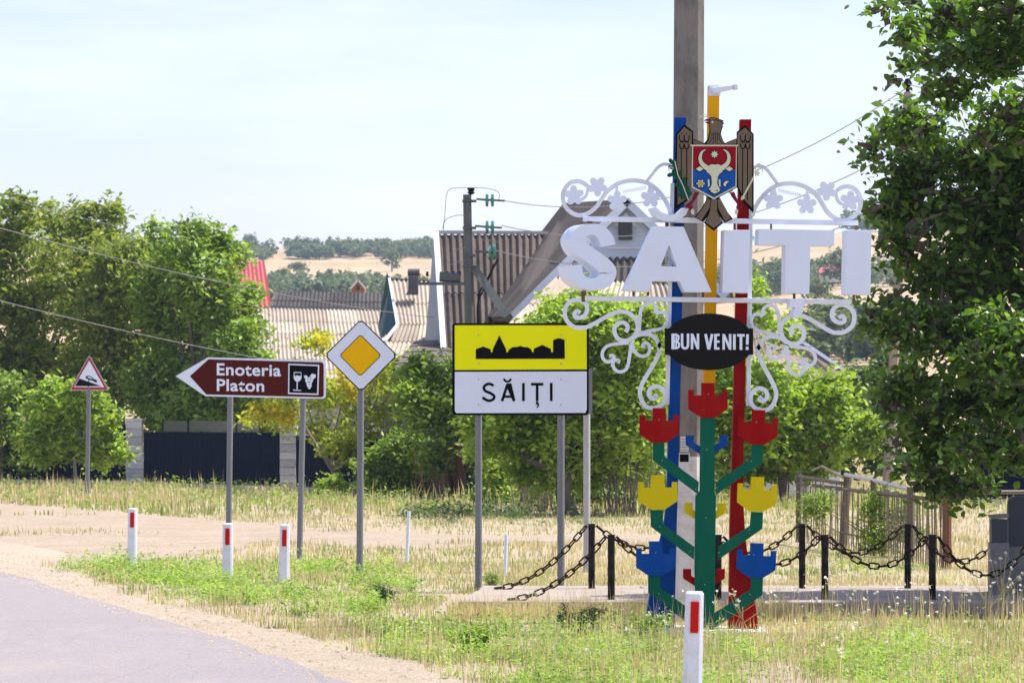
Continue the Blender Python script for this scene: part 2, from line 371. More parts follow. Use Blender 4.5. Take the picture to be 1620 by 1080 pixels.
# gravel verge between the asphalt and the grass
def verge():
    V0 = [(x, y) for x, y in EDGE if -25 < y < 75]
    out = []
    for x, y in V0:
        wd = np.interp(y, [-25, 21, 26, 32, 38, 45, 75], [1.2, 1.0, .75, .55, .9, 2.0, 3.0])
        out.append((x+wd+.25*(vnoise(x, y, .8, 9)-.5), y))
    inner = [(x-.5, y-.2) for x, y in V0]
    sheet('gravel_verge', inner+out[::-1], .008, M['verge'])
verge()
def gp(pts): return [tuple(G(a, b)[:2]) for a, b in pts]
def jag(poly, amp=.35):
    P = smooth_path(list(poly)+[poly[0]], 8)
    return [(p.x+amp*(vnoise(p.x, p.y, 1.1, 2)-.5)*2, p.y+amp*2*(vnoise(p.x, p.y, 1.3, 4)-.5)*2) for p in P[:-1]]
TRACK = [(-500,800),(-150,792),(0,797),(200,811),(420,830),(600,841),(700,846),(820,848),(960,846),(1060,846),(1200,849),(1200,857),(1060,862),(960,860),(820,858),(700,868),(560,866),
         (430,856),(380,868),(300,878),(250,890),(200,890),(110,893),(-10,902),(-300,880),(-600,850)]
sheet('dirt_track', jag(gp(TRACK), .2), .004, M['dirt'])
BARE = [(1170,1030),(1230,1022),(1262,1045),(1275,1120),(1180,1120)]
sheet('bare_dirt_patch', jag(gp(BARE), .08), .004, M['dirt'])
def slab():
    a = GD(958); P0 = [(-.5,30.0),(9.0,29.8),(9.0,33.1),(-.3,33.1)]
    pts = []
    for i in range(4):
        x0, y0 = P0[i]; x1, y1 = P0[(i+1) % 4]
        for k in range(12):
            t = k/12; pts.append((x0+(x1-x0)*t+.05*(vnoise(i*9+k, i, 1, 7)-.5), y0+(y1-y0)*t+.07*(vnoise(k, i*5, 1, 8)-.5)))
    mb = MB(); mb.hprism(pts, -.05, .12)
    o = mb.obj('paved_path', M['slab'], bevel=.015); tag(o, kind='structure')
slab()
sheet('soil_edge', jag([(1.4,29.85),(1.5,29.2),(3.2,28.95),(5.2,29.05),(9,28.9),(9,29.85)], .12), .005, M['soil'])
# hillside beyond the village
HK = [(150,-1),(170,-.3),(220,2.4),(300,6.9),(450,14.9),(700,32),(900,48),(1050,60),(1200,71.8),(1300,76.5),(1450,72)]
def hill_z(x, y):
    x = np.asarray(x, float); y = np.asarray(y, float)
    px = CX+F*x/np.maximum(y, 1); t = np.clip((px-1050)/330, 0, 1); t = t*t*(3-2*t)
    z = np.interp(y, [k[0] for k in HK], [k[1] for k in HK])*(1+.125*t)
    return z+(vnoise(x, y, 130, 1)-.5)*6*np.clip((y-250)/500, 0, 1)+(vnoise(x, y, 45, 6)-.5)*1.6*np.clip((y-200)/300, 0, 1)
def hills():
    xs = np.linspace(-890, 890, 150); ys = np.concatenate([np.linspace(150, 400, 30), np.linspace(415, 1450, 60)])
    X, Y = np.meshgrid(xs, ys); Z = hill_z(X, Y)
    V = np.stack([X, Y, Z], -1).reshape(-1, 3); n = len(xs)
    T = []
    for j in range(len(ys)-1):
        for i in range(n-1):
            a = j*n+i; T += [(a, a+1, a+n+1), (a, a+n+1, a+n)]
    me = tri_mesh('hills', V, np.array(T), M['hill']); me.polygons.foreach_set('use_smooth', [True]*len(me.polygons))
    tag(link('hills', me), kind='structure')
hills()
# haze: one closed box of thin even air round everything
hz = MB(); hz.box((-940,-340,-2), (940,1500,118))
hm = bpy.data.materials.new('haze_air'); hm.use_nodes = True; t_ = hm.node_tree; t_.nodes.clear()
po = t_.nodes.new('ShaderNodeOutputMaterial'); pv = t_.nodes.new('ShaderNodeVolumePrincipled')
pv.inputs['Density'].default_value = .0002; pv.inputs['Color'].default_value = (.66,.83,1,1); pv.inputs['Anisotropy'].default_value = .2
t_.links.new(pv.outputs[0], po.inputs['Volume'])
HAZE = tag(hz.obj('haze', hm), kind='stuff')

# ================================================================ WELCOME MONUMENT
MS = 5000/27.2; MA = R(1.1)
def m(px, py, k=1):
    dx, dy = px-1112, 1000-py
    return ((dx*math.cos(MA)-dy*math.sin(MA))/MS, (dx*math.sin(MA)+dy*math.cos(MA))/MS)
def ml(pts, ox=0, oy=0, sc=1): return [m(ox+a/sc, oy+b/sc) for a, b in pts]
AX = .004
def mirror(pts): return [(2*AX-x, z) for x, z in pts]
base = W(1112, 1000, 27.2); base.z = 0
mon = thing('welcome_sign', base, 'tall welcome sign with white letters SĂIȚI, painted eagle and flower on coloured columns', 'welcome sign', rot=(0, MA, 0))
mb = MB(); mb.box((-.46,-.24,-.1), (.54,.42,.035)); mb.obj('plinth', M['block'], mon, bevel=.015)
def prism(name, pts, y0, y1, mt, bev=.003, sx=0, parent=None, label=None):
    o = MB().prism(pts, y0, y1, sx).obj(name, M[mt], parent or mon, bevel=bev)
    if label: o['label'] = label
    return o
prism('column', ml([(1067,186),(1086,186),(1075,700),(1071,830),(1067,1002),(1022,1002),(1024,965),(1044,856),(1050,830),(1055,795),(1057,700)]), .02, .14, 'blue', label='blue column flaring at its foot')
prism('column', ml([(1171,189),(1189,189),(1177,700),(1176,790),(1180,855),(1202,1002),(1153,1002),(1155,830),(1159,700)]), .02, .14, 'red', label='red column flaring at its foot')
yc = prism('column', ml([(1121,135),(1139,135),(1126,1000),(1108,1000)]), .04, .16, 'yellow', label='yellow column, the tallest')
# white bracket and camera arm on top of the yellow column
mb = MB(); mb.prism(ml([(1122,134),(1141,134),(1140,152),(1121,152)]), .022, .038)
for a, b in ((1124,137),(1138,137),(1123,149),(1137,149)):
    x, z = m(a, b); mb.box((x-.006,.012,z-.006), (x+.006,.022,z+.006))
br = mb.obj('bracket_plate', M['white'], mon, bevel=.002)
mb = MB(); mb.prism(ml([(1126,140),(1160,135.5),(1160,142),(1128,149)]), -.03, .012); mb.obj('arm', M['white'], mon, bevel=.004)
mb = MB(); mb.prism(ml([(1160.4,134.5),(1167,135),(1167,142.5),(1160.4,143)]), -.045, .02); mb.obj('arm_head', M['white'], mon, bevel=.004)
# white uprights
for pts in ([(1061,290),(1067,290),(1059,640),(1052,640)],): prism('upright', ml(pts), .0, .03, 'white'); prism('upright', mirror(ml(pts)), .0, .03, 'white')
# cross bars
prism('cross_bar', ml([(922,343),(1357,350),(1357,357.5),(922,351)]), -.045, -.005, 'white')
prism('cross_bar', ml([(925,468.5),(1346,474.5),(1346,482),(925,476.5)]), -.045, -.005, 'white')
mb = MB()
for a, b, c, d in ((929,350,937,356),(1052,351,1058,362),(1064,351,1067,362),(1160,354,1164,366),(1218,355,1221,366),(1352,356,1356,368),(1000,461,1004,469),(1023,461,1027,469),(1110,462,1114,472),(1155,464,1159,473),(1254,465,1258,475),(1348,466,1352,476)):
    mb.prism(ml([(a,b),(c,b),(c,d),(a,d)]), -.035, -.015)
mb.obj('letter_bracket', M['rust'], mon)['kind'] = 'stuff'
prism('letter_bracket', ml([(920,461),(927,461),(926,478),(920,478)]), -.04, -.01, 'rust')
# letters: S Ă I Ț I
Z = lambda pts: [(870+a/6, 340+b/6) for a, b in pts]
scl = [(547,305),(532,240),(480,170),(395,148),(305,172),(258,245),(288,325),(378,390),(468,455),(545,540),(528,615),(455,662),(370,665),(295,635),(243,570),(230,487)]
shw = [78,74,64,56,66,84,82,76,80,88,82,68,62,64,76,80]
sp = smooth_path([m(*p) for p in Z(scl)], 5)
hw = list(np.interp(np.linspace(0, len(scl)-1, len(sp)), range(len(scl)), shw)/6/MS*.9)
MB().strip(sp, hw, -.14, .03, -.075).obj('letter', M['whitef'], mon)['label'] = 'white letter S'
mb = MB(); A = Z([(980,120),(1260,125),(1525,742),(1270,742),(1225,640),(965,636),(930,740),(695,725)])
h0, h1, h2 = Z([(1125,295),(1197,502),(1045,497)])
a0, a1, a2, a3, a4, a5, a6, a7 = A
mm = lambda *p: [m(*q) for q in p]
top = ((a0[0]+a1[0])/2, a0[1]+.4)
for poly in (mm(a0, top, h0, h2, a5, a6, a7), mm(top, a1, a2, a3, a4, h1, h0), mm(h2, h1, a4, a5)):
    mb.prism(poly, -.14, .0, -.02)
mb.prism(ml([(1028,332),(1036,330),(1046,339),(1058,342.5),(1070,340),(1080,331),(1088,333),(1083,343),(1073,350.5),(1058,353.5),(1043,350),(1033,342)]), -.16, -.047, -.02)
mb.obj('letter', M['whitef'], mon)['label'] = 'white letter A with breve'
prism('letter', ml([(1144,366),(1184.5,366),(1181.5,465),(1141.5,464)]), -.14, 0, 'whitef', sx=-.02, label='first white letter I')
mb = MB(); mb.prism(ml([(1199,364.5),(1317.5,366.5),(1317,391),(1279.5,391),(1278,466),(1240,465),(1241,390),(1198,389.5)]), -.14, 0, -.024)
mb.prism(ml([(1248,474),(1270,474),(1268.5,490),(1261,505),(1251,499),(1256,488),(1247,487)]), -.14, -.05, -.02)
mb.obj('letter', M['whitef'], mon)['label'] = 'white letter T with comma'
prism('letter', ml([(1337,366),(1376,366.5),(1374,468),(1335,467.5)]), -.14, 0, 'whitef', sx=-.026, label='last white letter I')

# scrollwork
def scroll(pts, ox, oy, sc, hw=.0175, y0=-.03, y1=.005):
    L = ml(pts, ox, oy, sc); P = smooth_path(L, 6)
    for Q in (P, smooth_path(mirror(L), 6)):
        MB().strip(Q, hw, y0, y1).obj('scroll', M['white'], mon)
scroll([(425,262),(418,310),(400,365),(360,398)], 860, 250, 6, .013)
scroll([(412,268),(370,238),(310,225),(240,250),(190,320),(182,390),(205,460),(255,515),(330,547),(420,530),(500,468),(545,400),(600,325),(690,255),(780,225),(870,218),(980,240),(1070,300),(1140,385),(1185,470),(1205,540)], 860, 250, 6)
scroll([(980,222),(1030,160),(1080,98),(1130,66),(1185,68),(1215,95)], 860, 250, 6, .012)
scroll([(340,322),(300,293),(262,325),(270,372),(320,388),(380,372),(425,325),(440,265),(420,195),(350,142),(270,135),(195,160),(140,225),(122,300),(135,400),(190,475),(270,522),(350,532),(430,522),(560,460),(700,380),(830,320),(940,300),(1050,335),(1130,410),(1160,510),(1130,620),(1060,690),(970,715),(885,690),(835,615),(830,530),(880,470),(960,458),(1010,500),(1012,550),(985,590)], 880, 460, 9)
scroll([(1180,590),(1190,400),(1205,280),(1260,200),(1340,178),(1405,215),(1425,275),(1400,325)], 880, 460, 9, .014, -.028, .003)
scroll([(1200,605),(1350,570),(1500,540),(1565,480),(1583,390),(1545,325),(1475,310),(1425,340)], 880, 460, 9, .014, -.027, .002)
scroll([(490,25),(300,42),(180,75),(120,150),(120,235),(175,290),(240,285),(280,240),(262,203),(215,215)], 940, 540, 9, .014, -.029, .004)
scroll([(528,20),(505,200),(478,350),(430,420),(340,432),(282,385),(265,315),(300,268),(350,280),(335,312)], 940, 540, 9, .014, -.026, .001)
def zz(p3, o): return ((880+p3[0]/9-940)*9, (460+p3[1]/9-540)*9)
scroll([zz(p, 0) for p in [(1070,705),(1130,650),(1220,622),(1330,627),(1420,690),(1470,790)]]+[(927,60),(927,150),(880,262),(820,370),(740,500),(672,630),(650,740),(680,850),(740,930),(830,952),(930,930),(1000,860),(1010,760),(970,682),(890,642),(810,670),(775,740),(800,800),(850,820),(880,790),(850,760)], 940, 540, 9, .0175, -.031, .004)
scroll([(537,20),(560,110),(610,185),(680,215),(750,200),(790,140),(780,60),(730,25),(690,58),(710,92)], 940, 540, 9, .014, -.025, .002)
def vine_leaf(cx, cz, r, rot):
    pts = []
    for i in range(60):
        a = 2*math.pi*i/60; rr = r*(.50+.5*abs(math.cos(2.5*(a-rot)))**.7)
        pts.append((cx+rr*math.cos(a), cz+rr*math.sin(a)))
    return pts
for (a, b, r, ro) in ((908,310.5,16,.4),(945,296,16,1.0),(976,319,16,1.57),(1029,314,16,1.57)):
    c = m(a, b)
    for q, rr in ((c, ro), ((2*AX-c[0], c[1]), math.pi-ro)):
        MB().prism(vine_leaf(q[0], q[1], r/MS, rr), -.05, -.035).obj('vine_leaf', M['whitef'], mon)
for pts in ([(973.5,290),(977.5,290),(977.5,309),(973.5,309)],[(1025,294),(1029,294),(1030,304),(1026,304)]):
    L = ml(pts)
    for Q in (L, mirror(L)): MB().prism(Q, -.034, -.012).obj('leaf_stem', M['white'], mon)
zg = [(985+i*1.6, 304.5-(i*.30)+(2.6 if i % 2 else -2.6)) for i in range(24)]
for Q in (ml(zg), mirror(ml(zg))):
    MB().strip([Vector(p) for p in Q], .0028, -.02, -.014).obj('tendril', M['white'], mon)

# oval plate
ov = []
for i in range(49):
    a = math.pi*(1.5-i/48*3)/3+math.pi/2
    ov.append((1119.5+math.cos(a)*79, 0))
pl = [(1050,521)]+[(1119.5+69.5*math.sin(t)*1.0, 542-44.5*math.cos(t)**.9) for t in np.linspace(-1.12, 1.12, 25)]+[(1189,521),(1189,562)]+\
     [(1119.5+69.5*math.sin(t), 542+44.5*math.cos(t)**.9) for t in np.linspace(1.12, -1.12, 25)]+[(1050,562)]
plate = prism('oval_plate', ml(pl), -.19, -.175, 'black')
LT = MB()
def bar(*pts, w=3.4, y=0):
    LT.strip([Vector(m(*p)) for p in pts], w/2/MS, -.197-y, -.1905)
y0, y1 = 529.2, 553.8; yl = lambda x: 0
bar((1063,y0),(1063,y1), w=5.2); bar((1067.9,y0),(1067.9,y1), w=2.4)
for q in (530.6,541.3,552.2): bar((1063.5,q),(1068.5,q), w=2.6, y=.0009)
LT.strip([Vector(m(*p)) for p in smooth_path([(1068,531),(1071.4,533),(1071.2,538.5),(1068,541.2)],3)], 1.5/MS, -.1975, -.1905)
LT.strip([Vector(m(*p)) for p in smooth_path([(1068,541.6),(1072.2,544.5),(1072,550),(1068,552.4)],3)], 1.6/MS, -.198, -.1905)
LT.strip([Vector(m(*p)) for p in smooth_path([(1077.2,y0),(1077.2,546),(1078.6,551),(1081.8,552.3),(1085,551),(1086.4,546),(1086.4,y0)],3)], 1.9/MS, -.1965, -.1905)
def NN(x, w_, o=0):
    bar((x+1.9,y0+o),(x+1.9,y1+o), w=3.8); bar((x+2.2,y0+o+1),(x+w_-2.2,y1+o-1), w=3.9, y=.0006); bar((x+w_-1.9,y0+o),(x+w_-1.9,y1+o), w=3.8, y=.0012)
NN(1090.8, 13.2, 0)
bar((1114,y0+.6),(1119,y1+.2), w=4.2); bar((1119.2,y1+.2),(1124.4,y0+.6), w=4.2, y=.0006)
bar((1129.6,y0+.5),(1129.6,y1+.5), w=4.2)
for q in (531, 541.6, 552.4): bar((1131.2,q+.2),(1136,q+.2), w=3.6, y=.0006)
NN(1140.5, 14, .6)
bar((1159.2,y0+.8),(1159.2,y1+.8), w=4.2)
bar((1163.6,531.8),(1175.6,532), w=4.0); bar((1169.6,533.5),(1169.6,y1+1), w=4.2, y=.0006)
bar((1180,y0+1),(1179.4,546.5), w=4.2); bar((1179.4,549.6),(1179.3,y1+1), w=4.2)
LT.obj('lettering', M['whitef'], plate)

# folk flower: stalk, arms, cups
prism('stalk', ml([(1106.5,655),(1129.5,655),(1128.5,778),(1131,784),(1129.5,900),(1128,1002),(1100,1002),(1097,900),(1098.5,784),(1105,776)]), -.15, -.12, 'green')
arms = [[(1031.7,700),(1049.5,700),(1050,722),(1104,762),(1103,782),(1099,779),(1031.7,728)],
        [(1028,806),(1047,806),(1048,828),(1097,864),(1096,884),(1028,832)],
        [(1024,909),(1043,909),(1043,928),(1079,954),(1100,968),(1100,993),(1079,978),(1024,936)]]
for a in arms:
    L = ml(a)
    for Q in (L, mirror(L)): prism('arm', Q, -.165, -.151, 'green')
def cup_pts(cx, top, s=1.0):
    hw_ = 31*s
    P = [(-hw_,11),(-hw_+9,11),(-hw_+9,19.5),(-10.6,19.5),(-10.6,0),(10.6,0),(10.6,19.5),(hw_-9,19.5),(hw_-9,11),(hw_,11),(hw_,41),(11,54.5),(-11,54.5),(-hw_,41)]
    return [(cx+a, top+b) for a, b in P]
def upper(cx, top, col, y=-.185):
    L = ml(cup_pts(cx, top)); return L
prism('flower_cup', ml(cup_pts(1118, 606.5, 1.0)), -.18, -.166, 'red', label='topmost red cup of the flower')
for cx, top, col, lb in ((1041.5,646,'red','red cup'),(1039,751,'cupyellow','yellow cup'),(1036,855,'blue','blue cup')):
    L = ml(cup_pts(cx, top))
    prism('flower_cup', L, -.184, -.17, col, label=lb+' on the left arm'); prism('flower_cup', mirror(L), -.184, -.17, col, label=lb+' on the right arm')
for cx, top, col, lb in ((1116.7,689,'blue','blue'),(1114.5,795,'cupyellow','yellow'),(1112.5,899,'red','red')):
    q = [(-33,0),(-20,0),(-20,11),(-5,20),(5,20),(20,11),(20,0),(33,0),(33,15),(8,31),(-8,31),(-33,15)]
    prism('rear_cup', ml([(cx+a, top+b) for a, b in q]), -.105, -.09, col, label='small open %s cup behind the stalk' % lb)
mb = MB()
for a, b in ((1118.5,624),(1041,664),(1194,668),(1039,769),(1192,770),(1036,873),(1190,876),(1116,711),(1115,818),(1113,923),(1046,728),(1099,773),(1186,729),(1132,771),(1042,832),(1090,871),(1183,837),(1135,873),(1041,937),(1184,938)):
    x, z = m(a, b); mb.tube([(x,-.192,z),(x,-.12,z)], .0045, 6)
mb.obj('rivet', M['galvl'], mon)['kind'] = 'stuff'

# painted eagle with shield
E = lambda pts, oy=180: [m(1060+a/10.8, oy+b/10.8) for a, b in pts]
eg = prism('eagle', E([(75,395),(220,225),(370,340),(375,475),(440,495),(560,545),(620,480),(650,330),(640,240),(650,110),(730,105),(830,140),(895,165),(870,190),(905,205),(870,235),(880,260),(855,330),(845,400),(880,500),(910,545),(1000,505),(1110,465),(1110,355),(1255,240),(1400,390),(1400,1690),(1390,1725),(1220,1555),(1120,1300),(1110,1300),(820,1460),(960,1720),(1050,1830),(910,1895),(820,1790),(880,1900),(720,2030),(560,1900),(620,1790),(540,1880),(395,1800),(520,1640),(620,1460),(340,1290),(300,1500),(150,1620),(60,1710),(70,1000)]), -.20, -.19, 'ink', .0015)
def el(name, pts, k, mt, parent=None, oy=180):
    return MB().prism(E(pts, oy), -.20-k*.003, -.1995-(k-1)*.003).obj(name, M[mt], parent or eg)
el('wing', [(105,405),(220,270),(345,360),(350,480),(345,560),(345,1290),(280,1480),(110,1590),(100,1000)], 1, 'eagle')
el('wing', [(1130,370),(1255,285),(1375,400),(1372,1640),(1260,1530),(1140,1280),(1125,560),(1120,480)], 1, 'eagle')
el('shoulder', [(370,490),(440,510),(560,562),(380,562)], 1, 'eagle'); el('shoulder', [(910,562),(1000,520),(1105,480),(1105,562)], 1, 'eagle')
el('head', [(665,120),(730,118),(850,165),(850,200),(865,235),(845,300),(835,400),(860,500),(895,562),(600,562),(640,490),(668,340),(652,240)], 1, 'eagle')
el('tail_feather', [(680,1500),(780,1500),(775,1700),(860,1890),(720,1985),(585,1890),(660,1700)], 1, 'eagle')
el('tail_feather', [(625,1480),(665,1510),(650,1640),(510,1860),(425,1795),(540,1640)], 1, 'eagle')
el('tail_feather', [(790,1510),(825,1480),(915,1650),(1010,1820),(915,1870),(800,1650)], 1, 'eagle')
ft = MB()
def fl(*p, w=9, oy=180): ft.strip([Vector(q) for q in E(p, oy)], w/10.8/2/MS, -.2045, -.2035)
for x in (170, 262): fl((x, 660), (x+3, 1500), w=16)
for x in (1210, 1295): fl((x, 660), (x, 1520), w=16)
for x in (720, 752, 784): fl((x, 360), (x, 500), w=11)
fl((690,370),(690,470),(640,560), w=10); fl((812,370),(815,470),(860,560), w=10); fl((735,510),(700,560), w=9); fl((745,510),(790,560), w=9)
for cx in (180,262,1215,1298):
    ft.strip([Vector(q) for q in smooth_path(E([(cx-38,410),(cx-40,480),(cx,525),(cx+40,480),(cx+38,410)]),3)], .0045, -.2045, -.2035)
    fl((cx,370),(cx,400), w=12)
    ft.strip([Vector(q) for q in smooth_path(E([(cx-38,560),(cx-30,620),(cx,645),(cx+30,620),(cx+38,560)]),3)], .005, -.205, -.2035)
    fl((cx-42,530),(cx+42,532), w=14)
fl((690,170),(760,150),(840,185), w=10)
ft.obj('feather_line', M['ink'], eg)['kind'] = 'stuff'
bk = el('beak', [(650,135),(600,135),(545,165),(600,172),(650,172)], 1, 'maroon'); el('beak', [(650,182),(560,185),(620,220),(650,240)], 1, 'maroon')
el('eye', [(683,185),(697,168),(714,178),(714,202),(697,210),(685,202)], 3, 'cream')
cr = MB()
for a in ([(500,60),(500,140)],): pass
for p, w_ in (([(545,40),(545,300)],10),([(488,95),(630,95)],14),([(525,60),(600,60)],9),([(490,70),(490,125)],8),([(628,65),(628,120)],8)):
    cr.strip([Vector(q) for q in E(p)], w_/10.8/2/MS, -.203-.0004*w_, -.195)
cr.obj('cross', M['cream'], eg)
# shield
sh = el('shield', [(325,572),(1140,575),(1135,595),(1112,600),(1108,1285),(725,1500),(345,1295),(352,600),(325,590)], 2, 'cream')
el('shield_field', [(372,600),(1098,600),(1095,1000),(740,1000),(368,1000)], 3, 'crimson', sh)
el('shield_field', [(367,1003),(1094,1003),(1088,1272),(728,1470),(368,1280)], 3, 'royal', sh)
def outl(pts, grow=1.0): return pts
def charge(pts, mt='cream', k=5, under=None, nm='charge'):
    return MB().prism(E(pts), -.20-k*.003, -.2005-(k-1)*.003).obj(nm, M[mt], sh)
# bull head with horns: dark outline strip below, cream on top
hornL = [(585,655),(520,700),(490,790),(510,880),(580,950),(640,985)]
for side in (0, 1):
    Hn = smooth_path(hornL, 4); Hn = [Vector((p.x if not side else 1468-p.x, p.y)) for p in Hn]
    wv = np.interp(np.linspace(0, 1, len(Hn)), [0,.3,.6,1], [5,24,34,48])
    pts = E([(p.x, p.y) for p in Hn])
    MB().strip([Vector(q) for q in pts], list((wv+14)/10.8/MS), -.2115, -.2095).obj('horn_outline', M['ink'], sh)
    MB().strip([Vector(q) for q in pts], list(wv/10.8/MS), -.2155, -.2118).obj('horn', M['cream'], sh)
bh = [(590,985),(640,925),(680,905),(735,912),(800,905),(850,930),(885,990),(860,1040),(825,1060),(790,1110),(775,1230),(800,1290),(830,1330),(815,1365),(735,1405),(660,1365),(635,1330),(672,1290),(690,1230),(680,1110),(640,1060),(600,1035)]
cx_, cy_ = 735, 1120
MB().prism(E([(cx_+(a-cx_)*1.17, cy_+(b-cy_)*1.06) for a, b in bh]), -.2125, -.2095).obj('head_outline', M['ink'], sh)
charge(bh, nm='bull_head', k=5)
def star(cx, cy, r0, r1, n): return [(cx+(r0 if i % 2 == 0 else r1)*math.sin(math.pi*i/n), cy-(r0 if i % 2 == 0 else r1)*math.cos(math.pi*i/n)) for i in range(2*n)]
charge(star(733,737,88,62,8), 'ink', 4, nm='star_outline'); charge(star(733,737,70,38,8), nm='star')
for cx in (482, 985):
    charge([(cx-88,985),(cx,920),(cx+88,985),(cx,1050)], 'ink', 4, nm='diamond_outline'); charge([(cx-65,985),(cx,940),(cx+65,985),(cx,1028)], nm='diamond')
def flower(cx, cy, r): return [(cx+r*(.78+.22*math.cos(6*a))*math.cos(a), cy+r*(.78+.22*math.cos(6*a))*math.sin(a)) for a in np.linspace(0, 2*math.pi, 37)[:-1]]
charge(flower(498,1233,96), 'ink', 4, nm='flower_outline'); charge(flower(498,1233,76), nm='flower')
charge(flower(498,1236,40), 'ink', 6, nm='flower_heart'); charge(star(498,1236,26,24,6), 'cupyellow', 7, nm='flower_heart')
charge([(868,1245),(890,1195),(940,1172),(1000,1190),(970,1215),(945,1250),(930,1300),(900,1300),(874,1275)], 'ink', 4, nm='crescent_outline')
charge([(882,1240),(902,1204),(942,1186),(982,1195),(952,1218),(930,1250),(917,1288),(892,1270)], nm='crescent')
for x in (632, 818): charge([(x-16,1165),(x+14,1165),(x+18,1275),(x-8,1285)], k=5, nm='ear')
for x in (655, 775): charge([(x-22,1350),(x+10,1340),(x+24,1352),(x,1362)], 'ink', 6, nm='nostril')
# legs, olive branch, sceptre
for side in (0, 1):
    fx = (lambda p: [(1468-a, b) for a, b in p]) if side else (lambda p: p)
    el('thigh', fx([(430,1300),(540,1345),(490,1390),(420,1355)]), 1, 'eagle')
    el('leg', fx([(400,1370),(480,1385),(440,1460),(380,1540),(350,1580),(370,1640),(310,1710),(300,1650),(250,1640),(240,1600),(290,1560),(340,1520)]), 2, 'maroon')
    c = [(360,1650),(400,1655),(405,1700),(370,1735),(335,1700)]
    el('claw', fx([(330,1690),(365,1650),(395,1700),(385,1760),(340,1740)]), 2, 'cream')
br_ = MB(); br_.strip([Vector(q) for q in E([(60,850),(110,1080),(200,1270),(290,1510)])], .0038, -.216, -.212); br_.obj('branch_stem', M['cream'], eg)
def oleaf(cx, cy, ang, L=75, w_=34):
    pts = []
    for i in range(14):
        a = 2*math.pi*i/14; u = math.cos(a)*L; v = math.sin(a)*w_*(1-.25*math.cos(a))
        pts.append((cx+u*math.cos(ang)-v*math.sin(ang), cy+u*math.sin(ang)+v*math.cos(ang)))
    return pts
for i, (cx, cy, an) in enumerate([(10,870,.9),(65,880,-1.2),(20,960,.2),(0,1080,-.3),(60,1060,.9),(140,1060,-.9),(90,1130,.4),(160,1190,-.6),(215,1190,-1.2),(120,1260,.2),(220,1260,-.9),(180,1350,.5),(270,1350,-1.1),(240,1430,-1.3),(180,1430,.3),(300,1420,-.8)]):
    MB().prism(E(oleaf(cx, cy, an)), -.2125-.0005*(i % 4), -.2095).obj('olive_leaf', M['leafgreen'], eg)
sc_ = MB(); sc_.strip([Vector(q) for q in E([(1190,1510),(1400,1120)])], .0075, -.216, -.211); sc_.obj('sceptre', M['cream'], eg)
MB().prism(E(flower(1215,1470,38)), -.219, -.2165).obj('sceptre_knob', M['cream'], eg)
MB().prism(E(flower(1450,1060,60)), -.219, -.2165).obj('sceptre_head', M['cream'], eg)
MB().strip([Vector(q) for q in smooth_path(E([(1420,1000),(1440,930),(1490,900),(1500,960)]),3)], .006, -.218, -.2145).obj('sceptre_curl', M['cream'], eg)
for cx, cy in ((35,1000),(1465,1010)):
    MB().strip([Vector(q) for q in smooth_path(E([(cx-60+130*(cx>700),cy+40),(cx-85+170*(cx>700),cy-10),(cx-40+80*(cx>700),cy-50),(cx,cy-20)]),3)], .0035, -.214, -.211).obj('curl', M['cream'], eg)

# ================================================================ ROAD SIGNS
class SignPlane:
    """local frame of a flat sign: photo pixels at distance D to local x,z round the sign's base"""
    def __init__(s, px, D): s.px, s.D, s.k = px, D, D/F; s.x0 = (px-CX)*s.k
    def q(s, a, b): return ((a-s.px)*s.k, H-(b-CY)*s.k)
    def l(s, pts): return [s.q(*p) for p in pts]
def rrect(x0, y0, x1, y1, r, n=4):
    out = []
    for cx, cy, a0 in ((x1-r,y1-r,0),(x0+r,y1-r,90),(x0+r,y0+r,180),(x1-r,y0+r,270)):
        for i in range(n+1):
            a = R(a0+90*i/n); out.append((cx+r*math.cos(a), cy+r*math.sin(a)))
    return out
def poly_part(sp_, name, pts, y0, y1, mt, parent, label=None, bev=0):
    o = MB().prism(sp_.l(pts), y0, y1).obj(name, M[mt], parent, bevel=bev)
    if label: o['label'] = label
    return o
def pole(sp_, parent, x, ytop, r, lean=0, mt='galv', name='post', y=.05, zb=-.1, xb=None, n=12):
    a = sp_.q(x, ytop); b = ((xb if xb is not None else x)-sp_.px)*sp_.k
    return MB().tube([(b, y, zb), (a[0]+lean, y, a[1])], r, n).obj(name, M[mt], parent, smooth=True)
# --- town sign
s = SignPlane(823, 34.3)
t = thing('town_sign', (s.x0, s.D, 0), 'rectangular yellow and white town sign with a black skyline on two grey pipes', 'road sign')
bp = poly_part(s, 'panel', rrect(715.5,511,931.5,656.5,5), 0, .02, 'ink', t)
poly_part(s, 'yellow_field', [(719.5,514.5),(928,514.5),(928.3,584),(719.5,585)], -.004, -.001, 'sign_yellow', bp)
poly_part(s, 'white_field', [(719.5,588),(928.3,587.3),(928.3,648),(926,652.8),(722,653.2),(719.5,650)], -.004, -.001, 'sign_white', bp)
SK = [(25,355),(25,210),(135,170),(245,210),(250,255),(272,255),(280,205),(375,5),(475,210),(480,255),(502,255),(512,225),(535,205),(570,180),(640,175),(690,160),(745,178),(800,180),(840,205),(855,228),(862,255),(884,255),(890,200),(1015,145),(1140,205),(1145,255),(1172,255),(1175,70),(1260,45),(1345,70),(1348,350)]
poly_part(s, 'skyline', [(750+a/9.39, 530+b/9.39) for a, b in SK], -.007, -.0045, 'ink', bp)
tx = MB()
def tl(pts, hwpx=2.1, k=0):
    tx.strip([Vector(q) for q in s.l([(750+a/9.39, 530+b/9.39) for a, b in pts])], hwpx*s.k, -.0072-.0004*k, -.0045)
tl(smooth_path([(290,752),(250,728),(205,725),(160,750),(145,790),(170,830),(230,855),(280,885),(300,915),(285,950),(240,970),(195,968),(125,925)],3))
